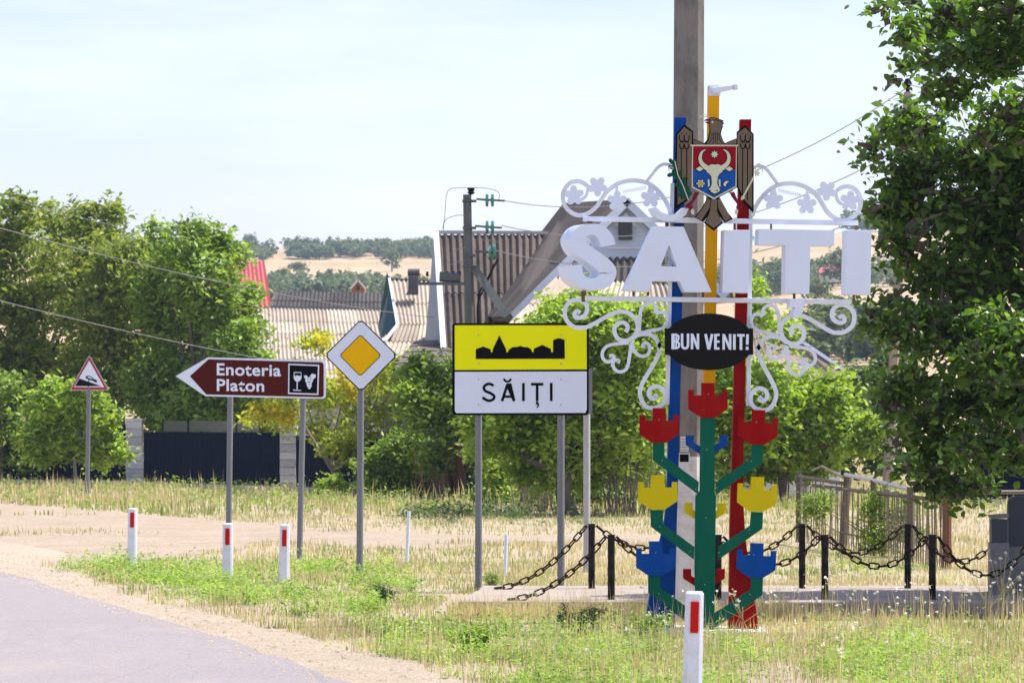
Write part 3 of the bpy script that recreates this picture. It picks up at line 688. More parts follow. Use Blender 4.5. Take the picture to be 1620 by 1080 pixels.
tl([(415,980),(497,728),(512,728),(596,980)]); tl([(440,912),(575,912)], 1.8, 1); tl(smooth_path([(440,648),(465,680),(495,690),(525,680),(550,648)],3), 1.6, 1)
tl([(733,710),(733,978)]); tl([(845,728),(1030,728)]); tl([(937,740),(937,978)],2.1,1); tl([(1146,708),(1146,978)])
tl([(920,1005),(950,1010)],2.6,1); tl(smooth_path([(955,1010),(955,1040),(935,1075)],3),1.1,2)
tx.obj('town_name', M['ink'], bp)
pole(s, t, 757, 640, 5.6*s.k); pole(s, t, 887.5, 640, 5.9*s.k)
for x in (757, 887.5):
    for y in (530, 635): MB().box((s.q(x-9,y)[0], .021, s.q(x,y+3)[1]), (s.q(x+9,y)[0], .05+.046, s.q(x,y-3)[1])).obj('clamp', M['galv'], t)
for x in (757, 887.5):
    for y in (530, 575, 600, 640): q_ = s.q(x, y); MB().tube([(q_[0],-.0105,q_[1]),(q_[0],-.0035,q_[1])], .0085, 8).obj('bolt', M['galvl'], t)
# --- sign seen from behind, just beyond the town sign
s = SignPlane(928, 39)
t = thing('information_sign', (s.x0, s.D, 0), 'grey sign on a pale pipe, almost hidden behind the right edge of the town sign', 'road sign')
poly_part(s, 'panel', [(868,583),(937,583),(937,655),(868,655)], -.02, 0, 'galv', t)
pole(s, t, 928.5, 585, 5.6*s.k, mt='galvl', y=.05)
# --- priority road sign
s = SignPlane(569, 36.5)
t = thing('priority_road_sign', (s.x0, s.D, 0), 'white diamond sign with an amber centre on a single grey pipe', 'road sign')
def diam(cx, cy, r, c): 
    out = []
    for k in range(4):
        a = R(90*k)
        for d in (-1, 1):
            u = r-c; v = c*d
            out.append((cx+math.cos(a)*u-math.sin(a)*v, cy+math.sin(a)*u+math.cos(a)*v))
    return out
bp = poly_part(s, 'panel', diam(571,562,58,3.5), 0, .018, 'ink', t)
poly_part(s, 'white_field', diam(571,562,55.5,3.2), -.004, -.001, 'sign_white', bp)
poly_part(s, 'amber_border', diam(570.3,562,33.5,2.2), -.0065, -.0042, 'ink', bp); poly_part(s, 'amber_field', diam(570.3,562,31.8,1.9), -.009, -.0068, 'amber', bp)
pole(s, t, 571, 512, 5.4*s.k, xb=568.5)
for y in (545, 590): MB().box((s.q(563,y)[0], .019, s.q(0,y+3)[1]), (s.q(579,y)[0], .095, s.q(0,y-3)[1])).obj('clamp', M['galv'], t)
# --- direction sign
s = SignPlane(420, 43)
t = thing('direction_sign', (s.x0, s.D, 0), 'brown arrow-shaped sign pointing left to Enoteria Platon with a wine glass and grapes', 'road sign')
zt = lambda pts: [(270+a/6.23, 555+b/6.23) for a, b in pts]
bp = poly_part(s, 'panel', zt([(48,248),(370,62),(1505,92),(1530,112),(1528,450),(1505,470),(345,446)]), 0, .02, 'sign_white', t)
poly_part(s, 'brown_field', zt([(190,248),(372,82),(1490,112),(1508,132),(1508,440),(1490,455),(352,428)]), -.004, -.001, 'brown_sign', bp)
pg = poly_part(s, 'pictogram', zt([(1160,125),(1465,137),(1456,433),(1157,424)]), -.007, -.0045, 'sign_white', t)
poly_part(s, 'black_field', zt([(1172,139),(1451,150),(1443,419),(1169,410)]), -.0095, -.0072, 'ink', pg)
gl = MB()
gl.prism(s.l(zt([(1213,250),(1240,240),(1290,248),(1288,275),(1270,298),(1250,304),(1232,298),(1215,275)])), -.0125, -.0097)
gl.strip([Vector(q) for q in s.l(zt([(1216,260),(1218,212),(1285,212),(1288,260)]))], .5*s.k, -.0122, -.0097)
gl.prism(s.l(zt([(1242,300),(1252,300),(1252,380),(1242,380)])), -.012, -.0097); gl.prism(s.l(zt([(1207,381),(1285,385),(1285,393),(1207,390)])), -.0122, -.0097)
gl.obj('wine_glass', M['sign_white'], pg)
gr_ = MB(); rr = random.Random(3)
for (a, b) in ((1340,295),(1365,290),(1390,295),(1350,318),(1378,318),(1355,340),(1378,342),(1367,362),(1340,275),(1395,275),(1366,270)):
    c = s.q(*zt([(a, b)])[0]); q = 14/6.23*s.k
    gr_.prism([(c[0]+q*math.cos(i*math.pi/4), c[1]+q*math.sin(i*math.pi/4)) for i in range(8)], -.0125-.0004*rr.randint(0, 6), -.0097)
gr_.prism(s.l(zt([(1312,245),(1335,238),(1352,250),(1345,285),(1325,275)])), -.0135, -.0097); gr_.prism(s.l(zt([(1372,250),(1392,222),(1432,232),(1428,262),(1400,282)])), -.014, -.0097)
gr_.obj('grapes', M['sign_white'], pg)
pole(s, t, 364, 625, 4.7*s.k, xb=360.5); pole(s, t, 479.5, 625, 4.7*s.k, xb=473)
for x in (364, 479.5):
    for y in (585, 617): MB().box((s.q(x-7,y)[0], .021, s.q(x,y+2)[1]), (s.q(x+7,y)[0], .09, s.q(x,y-2)[1])).obj('clamp', M['galv'], t)
def text_obj(name, body, sp_, x0, x1, yb, ytop, rot, off, parent, mt):
    cu = bpy.data.curves.new('t', 'FONT'); cu.body = body; cu.size = 1; cu.offset = off; cu.space_character = 1.06
    to = bpy.data.objects.new('t', cu); C.objects.link(to); bpy.context.view_layer.update()
    me = bpy.data.meshes.new_from_object(to.evaluated_get(bpy.context.evaluated_depsgraph_get()))
    bpy.data.objects.remove(to); n = len(me.vertices); co = np.empty(n*3, np.float32); me.vertices.foreach_get('co', co); co = co.reshape(-1, 3)
    X0, X1 = co[:,0].min(), co[:,0].max(); Y1 = co[:,1].max(); Y0 = 0.0
    u = (co[:,0]-X0)/(X1-X0); v = (co[:,1]-Y0)/(Y1-Y0)
    px = x0+u*(x1-x0); py = yb-v*(yb-ytop)+rot*(px-x0)
    out = np.stack([(px-sp_.px)*sp_.k, np.full(n, -.0062), H-(py-CY)*sp_.k], -1).astype(np.float32)
    me.vertices.foreach_set('co', out.ravel()); me.materials.clear(); me.materials.append(M[mt]); me.update()
    return link(name, me, parent)
text_obj('lettering', 'Enoteria', s, 343, 444.5, 592.8, 574.3, .018, .022, bp, 'sign_white')
text_obj('lettering', 'Platon', s, 343, 418.0, 617.6, 599.2, .018, .022, bp, 'sign_white')
# --- steep descent warning
s = SignPlane(141, 90)
t = thing('warning_sign', (s.x0, s.D, 0), 'small red triangular warning sign with a car on a steep slope, at the far left', 'road sign')
zt = lambda pts: [(100+a/15.43, 555+b/15.43) for a, b in pts]
bp = poly_part(s, 'panel', zt([(178,945),(190,900),(610,140),(635,122),(662,140),(1100,920),(1098,962),(200,965)]), 0, .02, 'galvl', t)
poly_part(s, 'red_border', zt([(200,930),(625,155),(645,155),(1075,925),(1070,940),(205,942)]), -.006, -.001, 'sign_red', bp)
poly_part(s, 'white_field', zt([(262,880),(636,235),(1005,885)]), -.012, -.0065, 'sign_white', bp)
poly_part(s, 'slope', zt([(290,858),(395,672),(925,858)]), -.017, -.0125, 'ink', bp)
cm = MB(); cm.prism(s.l(zt([(545,655),(560,615),(610,600),(690,625),(745,680),(825,715),(830,770),(780,760),(700,720),(600,690)])), -.017, -.0125)
cm.obj('car_symbol', M['ink'], bp); poly_part(s, 'car_window', zt([(590,640),(625,622),(680,645),(720,690),(640,665)]), -.022, -.0175, 'sign_white', bp)
pole(s, t, 140.5, 600, 3.6*s.k, xb=137.5)

# --- reflector posts
def delin(x, D, top, hwpx, lean, label, k):
    s = SignPlane(x, D); zt_ = H-(top-CY)*s.k; hw_ = hwpx*s.k
    t = thing('reflector_post', (s.x0, D, 0), label, 'reflector post', 'white reflector posts along the verge', rot=(0, lean, 0))
    mb = MB(); P = [(-hw_,-.035),(-hw_*.6,-.05),(hw_*.6,-.05),(hw_,-.035),(hw_,.035),(hw_*.6,.05),(-hw_*.6,.05),(-hw_,.035)]
    n = len(P); vs = [(a*1.12, b*1.1, -.1) for a, b in P]+[(a, b, zt_-.012) for a, b in P]+[(a*.85, b*.8, zt_) for a, b in P]
    fs = [tuple(range(n-1,-1,-1)), tuple(range(2*n,3*n))]+[(j*n+i, j*n+(i+1)%n, (j+1)*n+(i+1)%n, (j+1)*n+i) for j in (0,1) for i in range(n)]
    mb.add(vs, fs); mb.obj('post_body', M['post_white'], t)
    z1 = zt_-.058; z0 = z1-.19
    MB().box((-hw_*.46,-.062,z0), (hw_*.46,-.0515,z1)).obj('red_reflector', M['red_refl'], t, bevel=.003)
delin(1094, 19.2, 935, 14, R(1.5), 'white post with a red reflector standing before the flower stalk, nearest the camera', 0)
delin(209, 40.7, 803, 6.6, R(.6), 'white post with red reflector alone on the dirt at the left', 1)
delin(360, 36.3, 827, 7.6, R(.3), 'white post with red reflector below the left pipe of the brown arrow sign', 2)
delin(449, 36, 829, 7.4, R(1.0), 'scuffed white post with a red reflector between the brown sign pipes', 3)
for x, D, tp, xt, lb in ((643,41,808,647,'thin white leaning stake on the dry grass right of the diamond sign'),(799,38,845,801,'short thin white stake between the pipes of the town sign')):
    s = SignPlane(x, D); t = MB().tube([(0,0,-.1),((xt-x)*s.k,0,s.q(x,tp)[1])], 3*s.k, 8).obj('stake', M['white'], smooth=True, loc=(s.x0,D,0)); tag(t, lb, 'stake', 'thin white stakes')

# ================================================================ CHAIN BOLLARDS
def stadium(L, r, wr, n=8, k=5):
    pts = []; h = L/2-r
    for i in range(n+1): a = -math.pi/2+math.pi*i/n; pts.append(Vector((h+r*math.cos(a), r*math.sin(a), 0)))
    for i in range(n+1): a = math.pi/2+math.pi*i/n; pts.append(Vector((-h+r*math.cos(a), r*math.sin(a), 0)))
    vs, fs = [], []; N = len(pts)
    for i, p in enumerate(pts):
        tt = (pts[(i+1)%N]-pts[i-1]).normalized(); nn = Vector((-tt.y, tt.x, 0))
        for j in range(k):
            a = 2*math.pi*j/k; vs.append(p+nn*math.cos(a)*wr+Vector((0,0,1))*math.sin(a)*wr)
    for i in range(N):
        for j in range(k): fs.append((i*k+j, i*k+(j+1)%k, ((i+1)%N)*k+(j+1)%k, ((i+1)%N)*k+j))
    b = MB().add(vs, fs); return b.mesh('link', M['chain'], True)
LINK = stadium(.108, .026, .0085)
FR = [967,1136,1305,1475,1645]; RE = [936,1103,1269,1436,1603]
DFR, DRE = 30.3, 32.5; ZF, ZR = .733, .775
def bollard(px, D, zt_, label):
    x = (px-CX)/F*D
    t = thing('chain_bollard', (x, D, .12), label, 'bollard', 'black chain bollards along the paved path')
    r = .034
    MB().tube([(0,0,-.02),(0,0,zt_-.12)], r, 14).obj('post', M['bpost'], t, smooth=True)
    MB().tube([(0,0,zt_-.1195),(0,0,zt_-.112)], r+.006, 14).obj('cap', M['bpost'], t)
    for sg in (-1, 1):
        MB().tube([(sg*.03,0,zt_-.15),(sg*.06,0,zt_-.125),(sg*.062,0,zt_-.15)], .006, 6).obj('hook', M['bpost'], t)
    return x
ordn = ['leftmost of','second from left in','third from left in','fourth from left in','rightmost of']
for i, px in enumerate(FR): bollard(px, DFR, ZF, 'black bollard, %s the front row on the paved path' % ordn[i])
for i, px in enumerate(RE): bollard(px, DRE, ZR, 'black bollard, %s the rear row on the paved path' % ordn[i])
def chain(A, B, sag, label, pts=None):
    A = Vector(A); B = Vector(B); n = 60
    P = pts or [A.lerp(B, i/n)+Vector((0,0,-sag*4*(i/n)*(1-i/n))) for i in range(n+1)]
    acc = [0]
    for i in range(len(P)-1): acc.append(acc[-1]+(P[i+1]-P[i]).length)
    L = acc[-1]; pitch = .0905; k = max(2, int(round(L/pitch)))
    t = thing('chain', P[0], label, 'chain', 'drooping chains between the bollards')
    at = lambda s_: Vector([float(np.interp(s_, acc, [p[c] for p in P])) for c in range(3)])
    for i in range(k):
        s0 = L*(i+.5)/k; p = at(s0); d = (at(min(L, s0+.03))-at(max(0, s0-.03))).normalized()
        o = link('link', LINK, t, p-P[0]); q = d.to_track_quat('X', 'Z')
        o.rotation_mode = 'QUATERNION'; o.rotation_quaternion = q @ Quaternion((1,0,0), R(75 if i % 2 else -12))
def brow(row, D, zt_, nm, sags):
    X = [(p-CX)/F*D for p in row]
    for i in range(4):
        chain((X[i]+.06,D-.005,zt_-.02),(X[i+1]-.06,D-.005,zt_-.02), sags[i], 'dark chain sagging between the %s and the next %s bollard to its right' % (['leftmost','second','third','fourth'][i], nm))
brow(FR, DFR, ZF, 'front-row', [.27,.26,.275,.36]); brow(RE, DRE, ZR, 'rear-row', [.22,.27,.27,.36])
def down(px, D, zt_, ex, label):
    A = Vector(((px-CX)/F*D-.06, D, zt_-.02)); n = 50; P = []
    for i in range(n+1):
        u = i/n; P.append(Vector((A.x-ex*u, D-.01-.25*u, .135+(A.z-.135)*((1-u)**1.9))))
    chain(None or A, A, 0, label, P)
down(967, DFR, ZF, .92, 'dark chain hanging down to the ground left of the front-row bollards'); down(936, DRE, ZR, .93, 'dark chain hanging down to the ground left of the rear-row bollards')

# ================================================================ CONCRETE POLES, POWER POLE, WIRES
D = 28.9; x = (1087-CX)/F*D
t = thing('utility_pole', (x, D, 0), 'thick concrete pole with whitewashed foot behind the blue and yellow columns', 'utility pole')
def taper(mb, x0, w0, z0, x1, w1, z1, dd=1.0):
    c = .22
    for_ = []
    for (xx, ww, zz_) in ((x0, w0, z0), (x1, w1, z1)):
        h = ww/2
        for_ += [(xx-h, -h*dd+ww*c, zz_), (xx-h+ww*c, -h*dd, zz_), (xx+h-ww*c, -h*dd, zz_), (xx+h, -h*dd+ww*c, zz_), (xx+h, h*dd-ww*c, zz_), (xx+h-ww*c, h*dd, zz_), (xx-h+ww*c, h*dd, zz_), (xx-h, h*dd-ww*c, zz_)]
    n = 8; mb.add(for_, [tuple(range(7,-1,-1)), tuple(range(8,16))]+[(i,(i+1)%n,(i+1)%n+n,i+n) for i in range(n)])
mb = MB(); taper(mb, 0, .285, 1.502, .025, .26, 7.2); mb.obj('shaft', M['concrete'], t)
mb = MB(); taper(mb, 0, .295, -.1, 0, .287, 1.5); mb.obj('whitewashed_base', M['concw'], t)
for (a, b, c_, d_, mt) in ((1073,716,1090,741,'paper'),(1075,690,1088,714,'paper')):
    k = D/F; o = MB().box(((a-1087)*k,-.152,H-(d_-CY)*k),((c_-1087)*k,-.1495,H-(b-CY)*k)).obj('notice', M[mt], t)
    if b == 716: MB().box(((a+1-1087)*k,-.155,H-(730-CY)*k),((c_-2-1087)*k,-.1525,H-(718-CY)*k)).obj('print', M['ink'], o)
    else:
        for q in range(5): MB().box(((a+1-1087)*k,-.155,H-(694+q*4.2+1-CY)*k),((c_-1-1087)*k,-.1525,H-(694+q*4.2-CY)*k)).obj('print_line', M['galv'], o)
# tan pole in the near tree
D = 75; k = D/F; t = thing('utility_pole', ((1402-CX)*k, D, 0), 'tan concrete pole half hidden behind the leaves of the near right tree', 'utility pole')
mb = MB(); taper(mb, 0, 17*k, -.2, 34*k, 12*k, H-(146-CY)*k); mb.obj('shaft', M['concb'], t)
tp = Vector((34*k, 0, H-(146-CY)*k))
MB().tube([tp, tp+Vector((0,0,.15))], .05, 8).obj('pin', M['ink'], t); MB().tube([tp+Vector((0,0,.13)), tp+Vector((0,0,.2)), tp+Vector((0,0,.32))], [.06,.11,.05], 10).obj('insulator', M['ink'], t, smooth=True)
RP = Vector(((1402-CX)*k, D, 0))+tp
# grey power pole with a switch and glass insulators
D = 84; k = D/F; PX = 745
def pp(px, py, dy=0): return Vector(((px-PX)*k, dy, H-(py-CY)*k))
Zp = lambda a, b: (660+a/4.695, 290+b/4.695)
t = thing('power_pole', ((PX-CX)*k, D, 0), 'dark grey power pole with green glass insulators and slanting brace above the town sign', 'power pole')
mb = MB(); taper(mb, .04, 17*k, -.2, -.1, 13*k, H-(Zp(0,85)[1]-CY)*k); mb.obj('shaft', M['concd'], t)
for yy, w0 in ((125,52),(325,50),(530,46),(610,50)):
    a = Zp(388-w0, yy); b = Zp(388+w0, yy+14); MB().box((pp(*a)[0],-.18,pp(*b)[2]), (pp(*b)[0],.18,pp(*a)[2])).obj('collar', M['zinc'], t)
MB().tube([pp(*Zp(400,85)), pp(*Zp(400,70)), pp(*Zp(400,60)), pp(*Zp(400,45)), pp(*Zp(400,32))], [.04,.11,.07,.1,.09], 10).obj('top_insulator', M['ink'], t, smooth=True)
for (y0_, x0_, x1_) in ((118,440,650),(318,430,630),(505,430,580)):
    mb = MB(); mb.tube([pp(*Zp(x0_,y0_-2)), pp(*Zp(x0_+60,y0_+4)), pp(*Zp(x1_,y0_+12))], .028, 6); mb.obj('strain_rod', M['zinc'], t)
    for xx in ((515,555) if y0_ != 505 else (535,570)):
        c = pp(*Zp(xx, y0_+8)); MB().tube([c-Vector((.04,0,0)), c-Vector((.02,0,0)), c+Vector((.05,0,0)), c+Vector((.06,0,0))], [.05,.17 if y0_ != 505 else .2,.17 if y0_ != 505 else .2,.06], 12).obj('glass_insulator', M['glassgreen'], t, smooth=True)
a, b = pp(*Zp(430,640), dy=0), pp(*Zp(680,1010), dy=-1.2)
MB().tube([a, b], .15, 4).obj('brace', M['concd'], t)
mb = MB(); mb.box((pp(*Zp(10,735))[0],-.1,pp(*Zp(0,755))[2]), (pp(*Zp(360,0))[0],.1,pp(*Zp(0,735))[2])); mb.obj('switch_arm', M['zinc'], t)
MB().tube([pp(*Zp(165,695)), pp(*Zp(320,700))], .13, 12).obj('switch_drum', M['zinc'], t, smooth=True)
for xx in (75,180,225,270,315): MB().tube([pp(*Zp(xx,690)), pp(*Zp(xx,655))], .035, 6).obj('terminal', M['ink'], t)
mb = MB(); mb.tube([pp(*q, dy=-.25) for q in smooth_path([Zp(600,570),Zp(560,640),Zp(510,740),Zp(465,810),Zp(455,900),Zp(460,1080),Zp(458,1500)],4)], .03, 5); mb.obj('cable', M['cable'], t)
mb = MB(); mb.tube([pp(*q, dy=-.22) for q in smooth_path([Zp(570,600),Zp(545,680),Zp(490,800),Zp(450,900),Zp(450,1080)],4)], .022, 5); mb.obj('cable', M['cable'], t)
for pts in ([Zp(400,35),Zp(300,38),Zp(225,65),Zp(205,250),Zp(190,340)],[Zp(400,35),Zp(520,40),Zp(605,70),Zp(605,125)],[Zp(390,240),Zp(300,240),Zp(210,275),Zp(195,350)],[Zp(440,420),Zp(560,425),Zp(600,440)],[Zp(360,480),Zp(300,490),Zp(262,515)],[Zp(350,580),Zp(280,590),Zp(255,610)]):
    MB().tube([pp(*q, dy=-.1) for q in smooth_path(pts, 4)], .012, 4).obj('jumper_wire', M['wire'], t)
PB = Vector(((PX-CX)*k, D, 0))
def wire(A, B, sag, r, label, n=24, mt='wire'):
    A, B = Vector(A), Vector(B)
    P = [A.lerp(B, i/n)-A+Vector((0,0,-sag*4*(i/n)*(1-i/n))) for i in range(n+1)]
    tag(MB().tube(P, r, 5).obj('overhead_wire', M[mt], loc=A), label, 'wire', 'overhead wires')
wire(W(-260,225,70), W(428,395,150), .5, .008, 'thin wire crossing the sky above the walnut crown at the left')
wire(W(-260,285,62), W(692,503,95), .35, .009, 'pale wire falling across the left trees to the tall grey gable')
wire(W(-260,405,62), W(640,600,97), .3, .009, 'lowest wire crossing the left trees towards the brown arrow sign')
wire(PB+pp(*Zp(650,130)), RP+Vector((-.02,0,.1)), 1.1, .012, 'topmost wire from the grey power pole to the tan pole in the tree')
wire(PB+pp(*Zp(630,315)), RP+Vector((-.1,0,-1.3)), 1.0, .012, 'middle wire from the grey power pole to the tan pole in the tree')
wire(PB+pp(*Zp(585,500)), RP+Vector((-.1,0,-2.6)), .9, .012, 'lowest wire from the grey power pole to the tan pole in the tree')
wire(RP+Vector((0,0,.2)), W(1900,90,40), .4, .011, 'wire running right from the tan pole through the near tree')
# ================================================================ VEGETATION TOOLS
def unit(n, rng):
    v = rng.normal(size=(n, 3)); return v/np.linalg.norm(v, axis=1, keepdims=True)
def leaf_arrays(P, size, rng, up=.45, aspect=.5, six=False, droop=.0, fold=.25):
    """diamond (4 vertices) or pointed oval (6 vertices) leaves at points P"""
    n = len(P); nrm = unit(n, rng); nrm[:, 2] = np.abs(nrm[:, 2])+up; nrm /= np.linalg.norm(nrm, axis=1, keepdims=True)
    a = np.cross(nrm, unit(n, rng)); a[:, 2] -= droop; a -= nrm*np.sum(a*nrm, 1, keepdims=True)
    a /= np.linalg.norm(a, axis=1, keepdims=True)+1e-9
    b = np.cross(nrm, a); L = (size*(.5+.95*rng.random(n)))[:, None]; Wd = L*aspect
    if not six:
        V = np.stack([P-a*L*.5, P+b*Wd*.5+nrm*L*fold*.4, P+a*L*.5, P-b*Wd*.5+nrm*L*fold*.4], 1)
        T = np.array([[0,1,2],[0,2,3]])
    else:
        V = np.stack([P-a*L*.5, P-a*L*.12+b*Wd*.5+nrm*L*fold*.35, P+a*L*.2+b*Wd*.4+nrm*L*fold*.25, P+a*L*.55-nrm*L*.12,
                      P+a*L*.2-b*Wd*.4+nrm*L*fold*.25, P-a*L*.12-b*Wd*.5+nrm*L*fold*.35], 1)
        T = np.array([[0,1,5],[1,2,5],[2,4,5],[2,3,4]])
    k = V.shape[1]
    return V.reshape(-1, 3), (T[None]+(np.arange(n)*k)[:, None, None]).reshape(-1, 3)
def crown_points(blobs, n, rng, crad, shell=.55, per=14, squash=.8):
    """blobs: (centre, rx, rz, ry) in metres"""
    vol = np.array([b[1]*b[2] for b in blobs], float); pr = vol/vol.sum()
    nc = max(1, n//per); bi = rng.choice(len(blobs), nc, p=pr)
    c = np.array([list(b[0]) for b in blobs])[bi]; r = np.array([(b[1], b[3], b[2]) for b in blobs])[bi]
    # cluster directions gathered into boughs so that gaps open between them
    nb_ = max(3, nc//7); bd = unit(nb_, rng); bk = rng.integers(0, nb_, nc); d = bd[bk]+rng.normal(size=(nc, 3))*.28
    d /= np.linalg.norm(d, axis=1, keepdims=True)
    rad = (shell+(1-shell)*rng.random(nc)**.6)*(.85+.3*rng.random(nb_)[bk]); rad *= np.where(rng.random(nc) < .07, 1.12+.2*rng.random(nc), 1)
    cc = c+d*r*rad[:, None]
    ci = rng.integers(0, nc, n); sz = crad*(.6+.9*rng.random(nc))
    P = cc[ci]+rng.normal(size=(n, 3))*sz[ci][:, None]*np.array([.62, .62, .62*squash])
    return P, cc
def blobs_px(L, D, dr=1.0, jit=0, seed=0):
    rr = random.Random(seed); out = []
    for q in L:
        x, y, rx, ry = q[:4]; d = D+(q[4] if len(q) > 4 else rr.uniform(-jit, jit)); k = d/F
        out.append((W(x, y, d), rx*k*.88, ry*k*.88, max(rx, ry)*k*dr*.88))
        for s_ in range(3 if min(rx, ry) > 16 else 1):
            an = rr.uniform(0, 6.283); f = rr.uniform(.25, .5); out.append((W(x+rx*.8*math.cos(an), y+ry*.8*math.sin(an), d+rr.uniform(-.5, .5)*rx*k), rx*k*f, ry*k*f*.9, max(rx, ry)*k*dr*f))
    return out
def tree(name, label, cat, base, blobs, n, leaf, mt, trunk=.16, crad=.35, seed=1, group=None, per=14, shell=.5, bark='bark', limbs=30, extra=None, trunks=1, six=False, up=.45, height=.55, parts=None):
    rng = np.random.default_rng(seed); rr = random.Random(seed)
    t = thing(name, base, label, cat, group)
    base = Vector(base)
    P, cc = crown_points(blobs, n, rng, crad, shell, per)
    P = P[P[:, 2] > .05]
    PP = None
    if parts:
        ex_ = CX+F*P[:, 0]/P[:, 1]; oo = np.argsort(ex_+rng.random(len(P))*70); PP = P[oo[:parts]]; P = P[oo[parts:]]
    V, T = leaf_arrays(P-np.array(base), leaf, rng, up=up, six=six)
    cr = link('crown', tri_mesh('crown', V, T, M[mt]), t); cr['kind'] = 'stuff'
    if extra:
        P2, _ = crown_points(extra[0], extra[1], rng, crad*.8, .3, per)
        V, T = leaf_arrays(P2-np.array(base), leaf, rng, up=up, six=six)
        e = link('yellow_foliage', tri_mesh('yellow_foliage', V, T, M[extra[2]]), t); e['kind'] = 'stuff'
    cen = sum((b[0] for b in blobs), Vector())/len(blobs)
    fork = Vector((0, 0, max(.3, (cen.z)*height)))
    mb = MB(); jx = lambda s_: Vector((rr.uniform(-s_, s_), rr.uniform(-s_, s_), 0))
    lo = Vector((0, 0, -.15)); tr = [lo, Vector((0,0,.1)), fork*.5+jx(trunk*.6), fork]
    for q in range(trunks):
        off = Vector(((q-(trunks-1)/2)*trunk*2.2, rr.uniform(-.2, .2), 0))
        mb.tube([p+off*(1+i*.6) for i, p in enumerate(tr)], [trunk*1.35, trunk*1.1, trunk*.85, trunk*.7], 9)
    mb.obj('trunk', M[bark], t, smooth=True)
    bs = sorted(blobs, key=lambda b: -b[1]*b[2])[:12]; lm = MB()
    for b in bs:
        e = b[0]-base; mid = fork.lerp(e, .5)+jx(.2)+Vector((0,0,-.1*(e-fork).length))
        lm.tube([fork+Vector((0,0,-.1)), mid, e], [trunk*.55, trunk*.35, trunk*.14], 6)
    idx = rng.choice(len(cc), min(limbs, len(cc)), replace=False)
    bc = np.array([list(b[0]) for b in blobs])
    for i in idx:
        c = Vector(cc[i])-base; j = int(np.argmin(((bc-cc[i])**2).sum(1))); s_ = Vector(bc[j])-base
        lm.tube([s_, s_.lerp(c, .5)+jx(.08), c], [trunk*.18, trunk*.1, trunk*.05], 4)
    lo_ = lm.obj('limb', M[bark], t, smooth=True); lo_['kind'] = 'stuff'
    return t, cr, PP

# ================================================================ HOUSES AND ROOFS
def roof(parent, TL, TR, BL, BR, mt, wave=.15, sheet_w=1.05, sheet_l=1.75, amp=.028, flat=False, name='roof_sheet', seed=0, seg=6, tiles=False):
    """a slope laid with separate wavy sheets between four corners"""
    rr = random.Random(seed); TL, TR, BL, BR = map(Vector, (TL, TR, BL, BR))
    Wd = max((TR-TL).length, (BR-BL).length); L = max((BL-TL).length, (BR-TR).length)
    nx = max(1, round(Wd/sheet_w)); ny = max(1, round(L/sheet_l)); nw = max(1, round(Wd/wave/nx))
    nrm = (TR-TL).cross(BL-TL); nrm = nrm.normalized() if nrm.length > 1e-6 else (BR-BL).cross(BL-TL).normalized()
    if nrm.y > 0 or (abs(nrm.y) < .2 and nrm.z < 0): nrm = -nrm
    P = lambda u, v: TL.lerp(TR, u).lerp(BL.lerp(BR, u), v)
    org = parent.location
    for j in range(ny):
        for i in range(nx):
            u0, u1 = i/nx, (i+1)/nx; v0, v1 = j/ny, min(1.0, (j+1.06)/ny)
            m_ = 2 if flat else nw*seg; up0 = .006+rr.uniform(0, .006); up1 = .03+rr.uniform(0, .012)
            vs = []; nv = 2 if not tiles else 9
            for b in range(nv):
                fb = b/(nv-1)
                for a in range(m_+1):
                    fa = a/m_; h = 0 if flat else amp*math.cos(2*math.pi*nw*fa)
                    st = up0+(up1-up0)*fb if not tiles else .03*((b % 2))+.01
                    vs.append(P(u0+(u1-u0)*fa, v0+(v1-v0)*fb)+nrm*(h+st)-org)
            fs = [(b*(m_+1)+a, b*(m_+1)+a+1, (b+1)*(m_+1)+a+1, (b+1)*(m_+1)+a) for b in range(nv-1) for a in range(m_)]
            nb = len(vs); e = (nv-1)*(m_+1)
            vs += [vs[e+a]-nrm*.03 for a in range(m_+1)]; fs += [(e+a, e+a+1, nb+a+1, nb+a) for a in range(m_)]
            o = MB().add(vs, fs).obj(name, M[mt], parent, smooth=not flat)
    # solid deck below
    d = MB(); q = [P(0,0), P(1,0), P(1,1), P(0,1)]
    d.add([p-nrm*(amp+.02)-org for p in q]+[p-nrm*(amp+.14)-org for p in q], [(0,1,2,3),(7,6,5,4),(0,4,5,1),(1,5,6,2),(2,6,7,3),(3,7,4,0)])
    d.obj('roof_deck', M['wood'], parent)
def slabp(parent, name, pts, nrm, th, mt, label=None):
    org = parent.location; pts = [Vector(p)-org for p in pts]; nrm = Vector(nrm).normalized()*th; n = len(pts)
    o = MB().add(pts+[p+nrm for p in pts], [tuple(range(n)), tuple(range(2*n-1, n-1, -1))]+[(i, i+n, (i+1)%n+n, (i+1)%n) for i in range(n)]).obj(name, M[mt], parent)
    if label: o['label'] = label
    return o
def barl(parent, name, A, B, r, mt, n=4):
    org = parent.location; return MB().tube([Vector(A)-org, Vector(B)-org], r, n).obj(name, M[mt], parent)
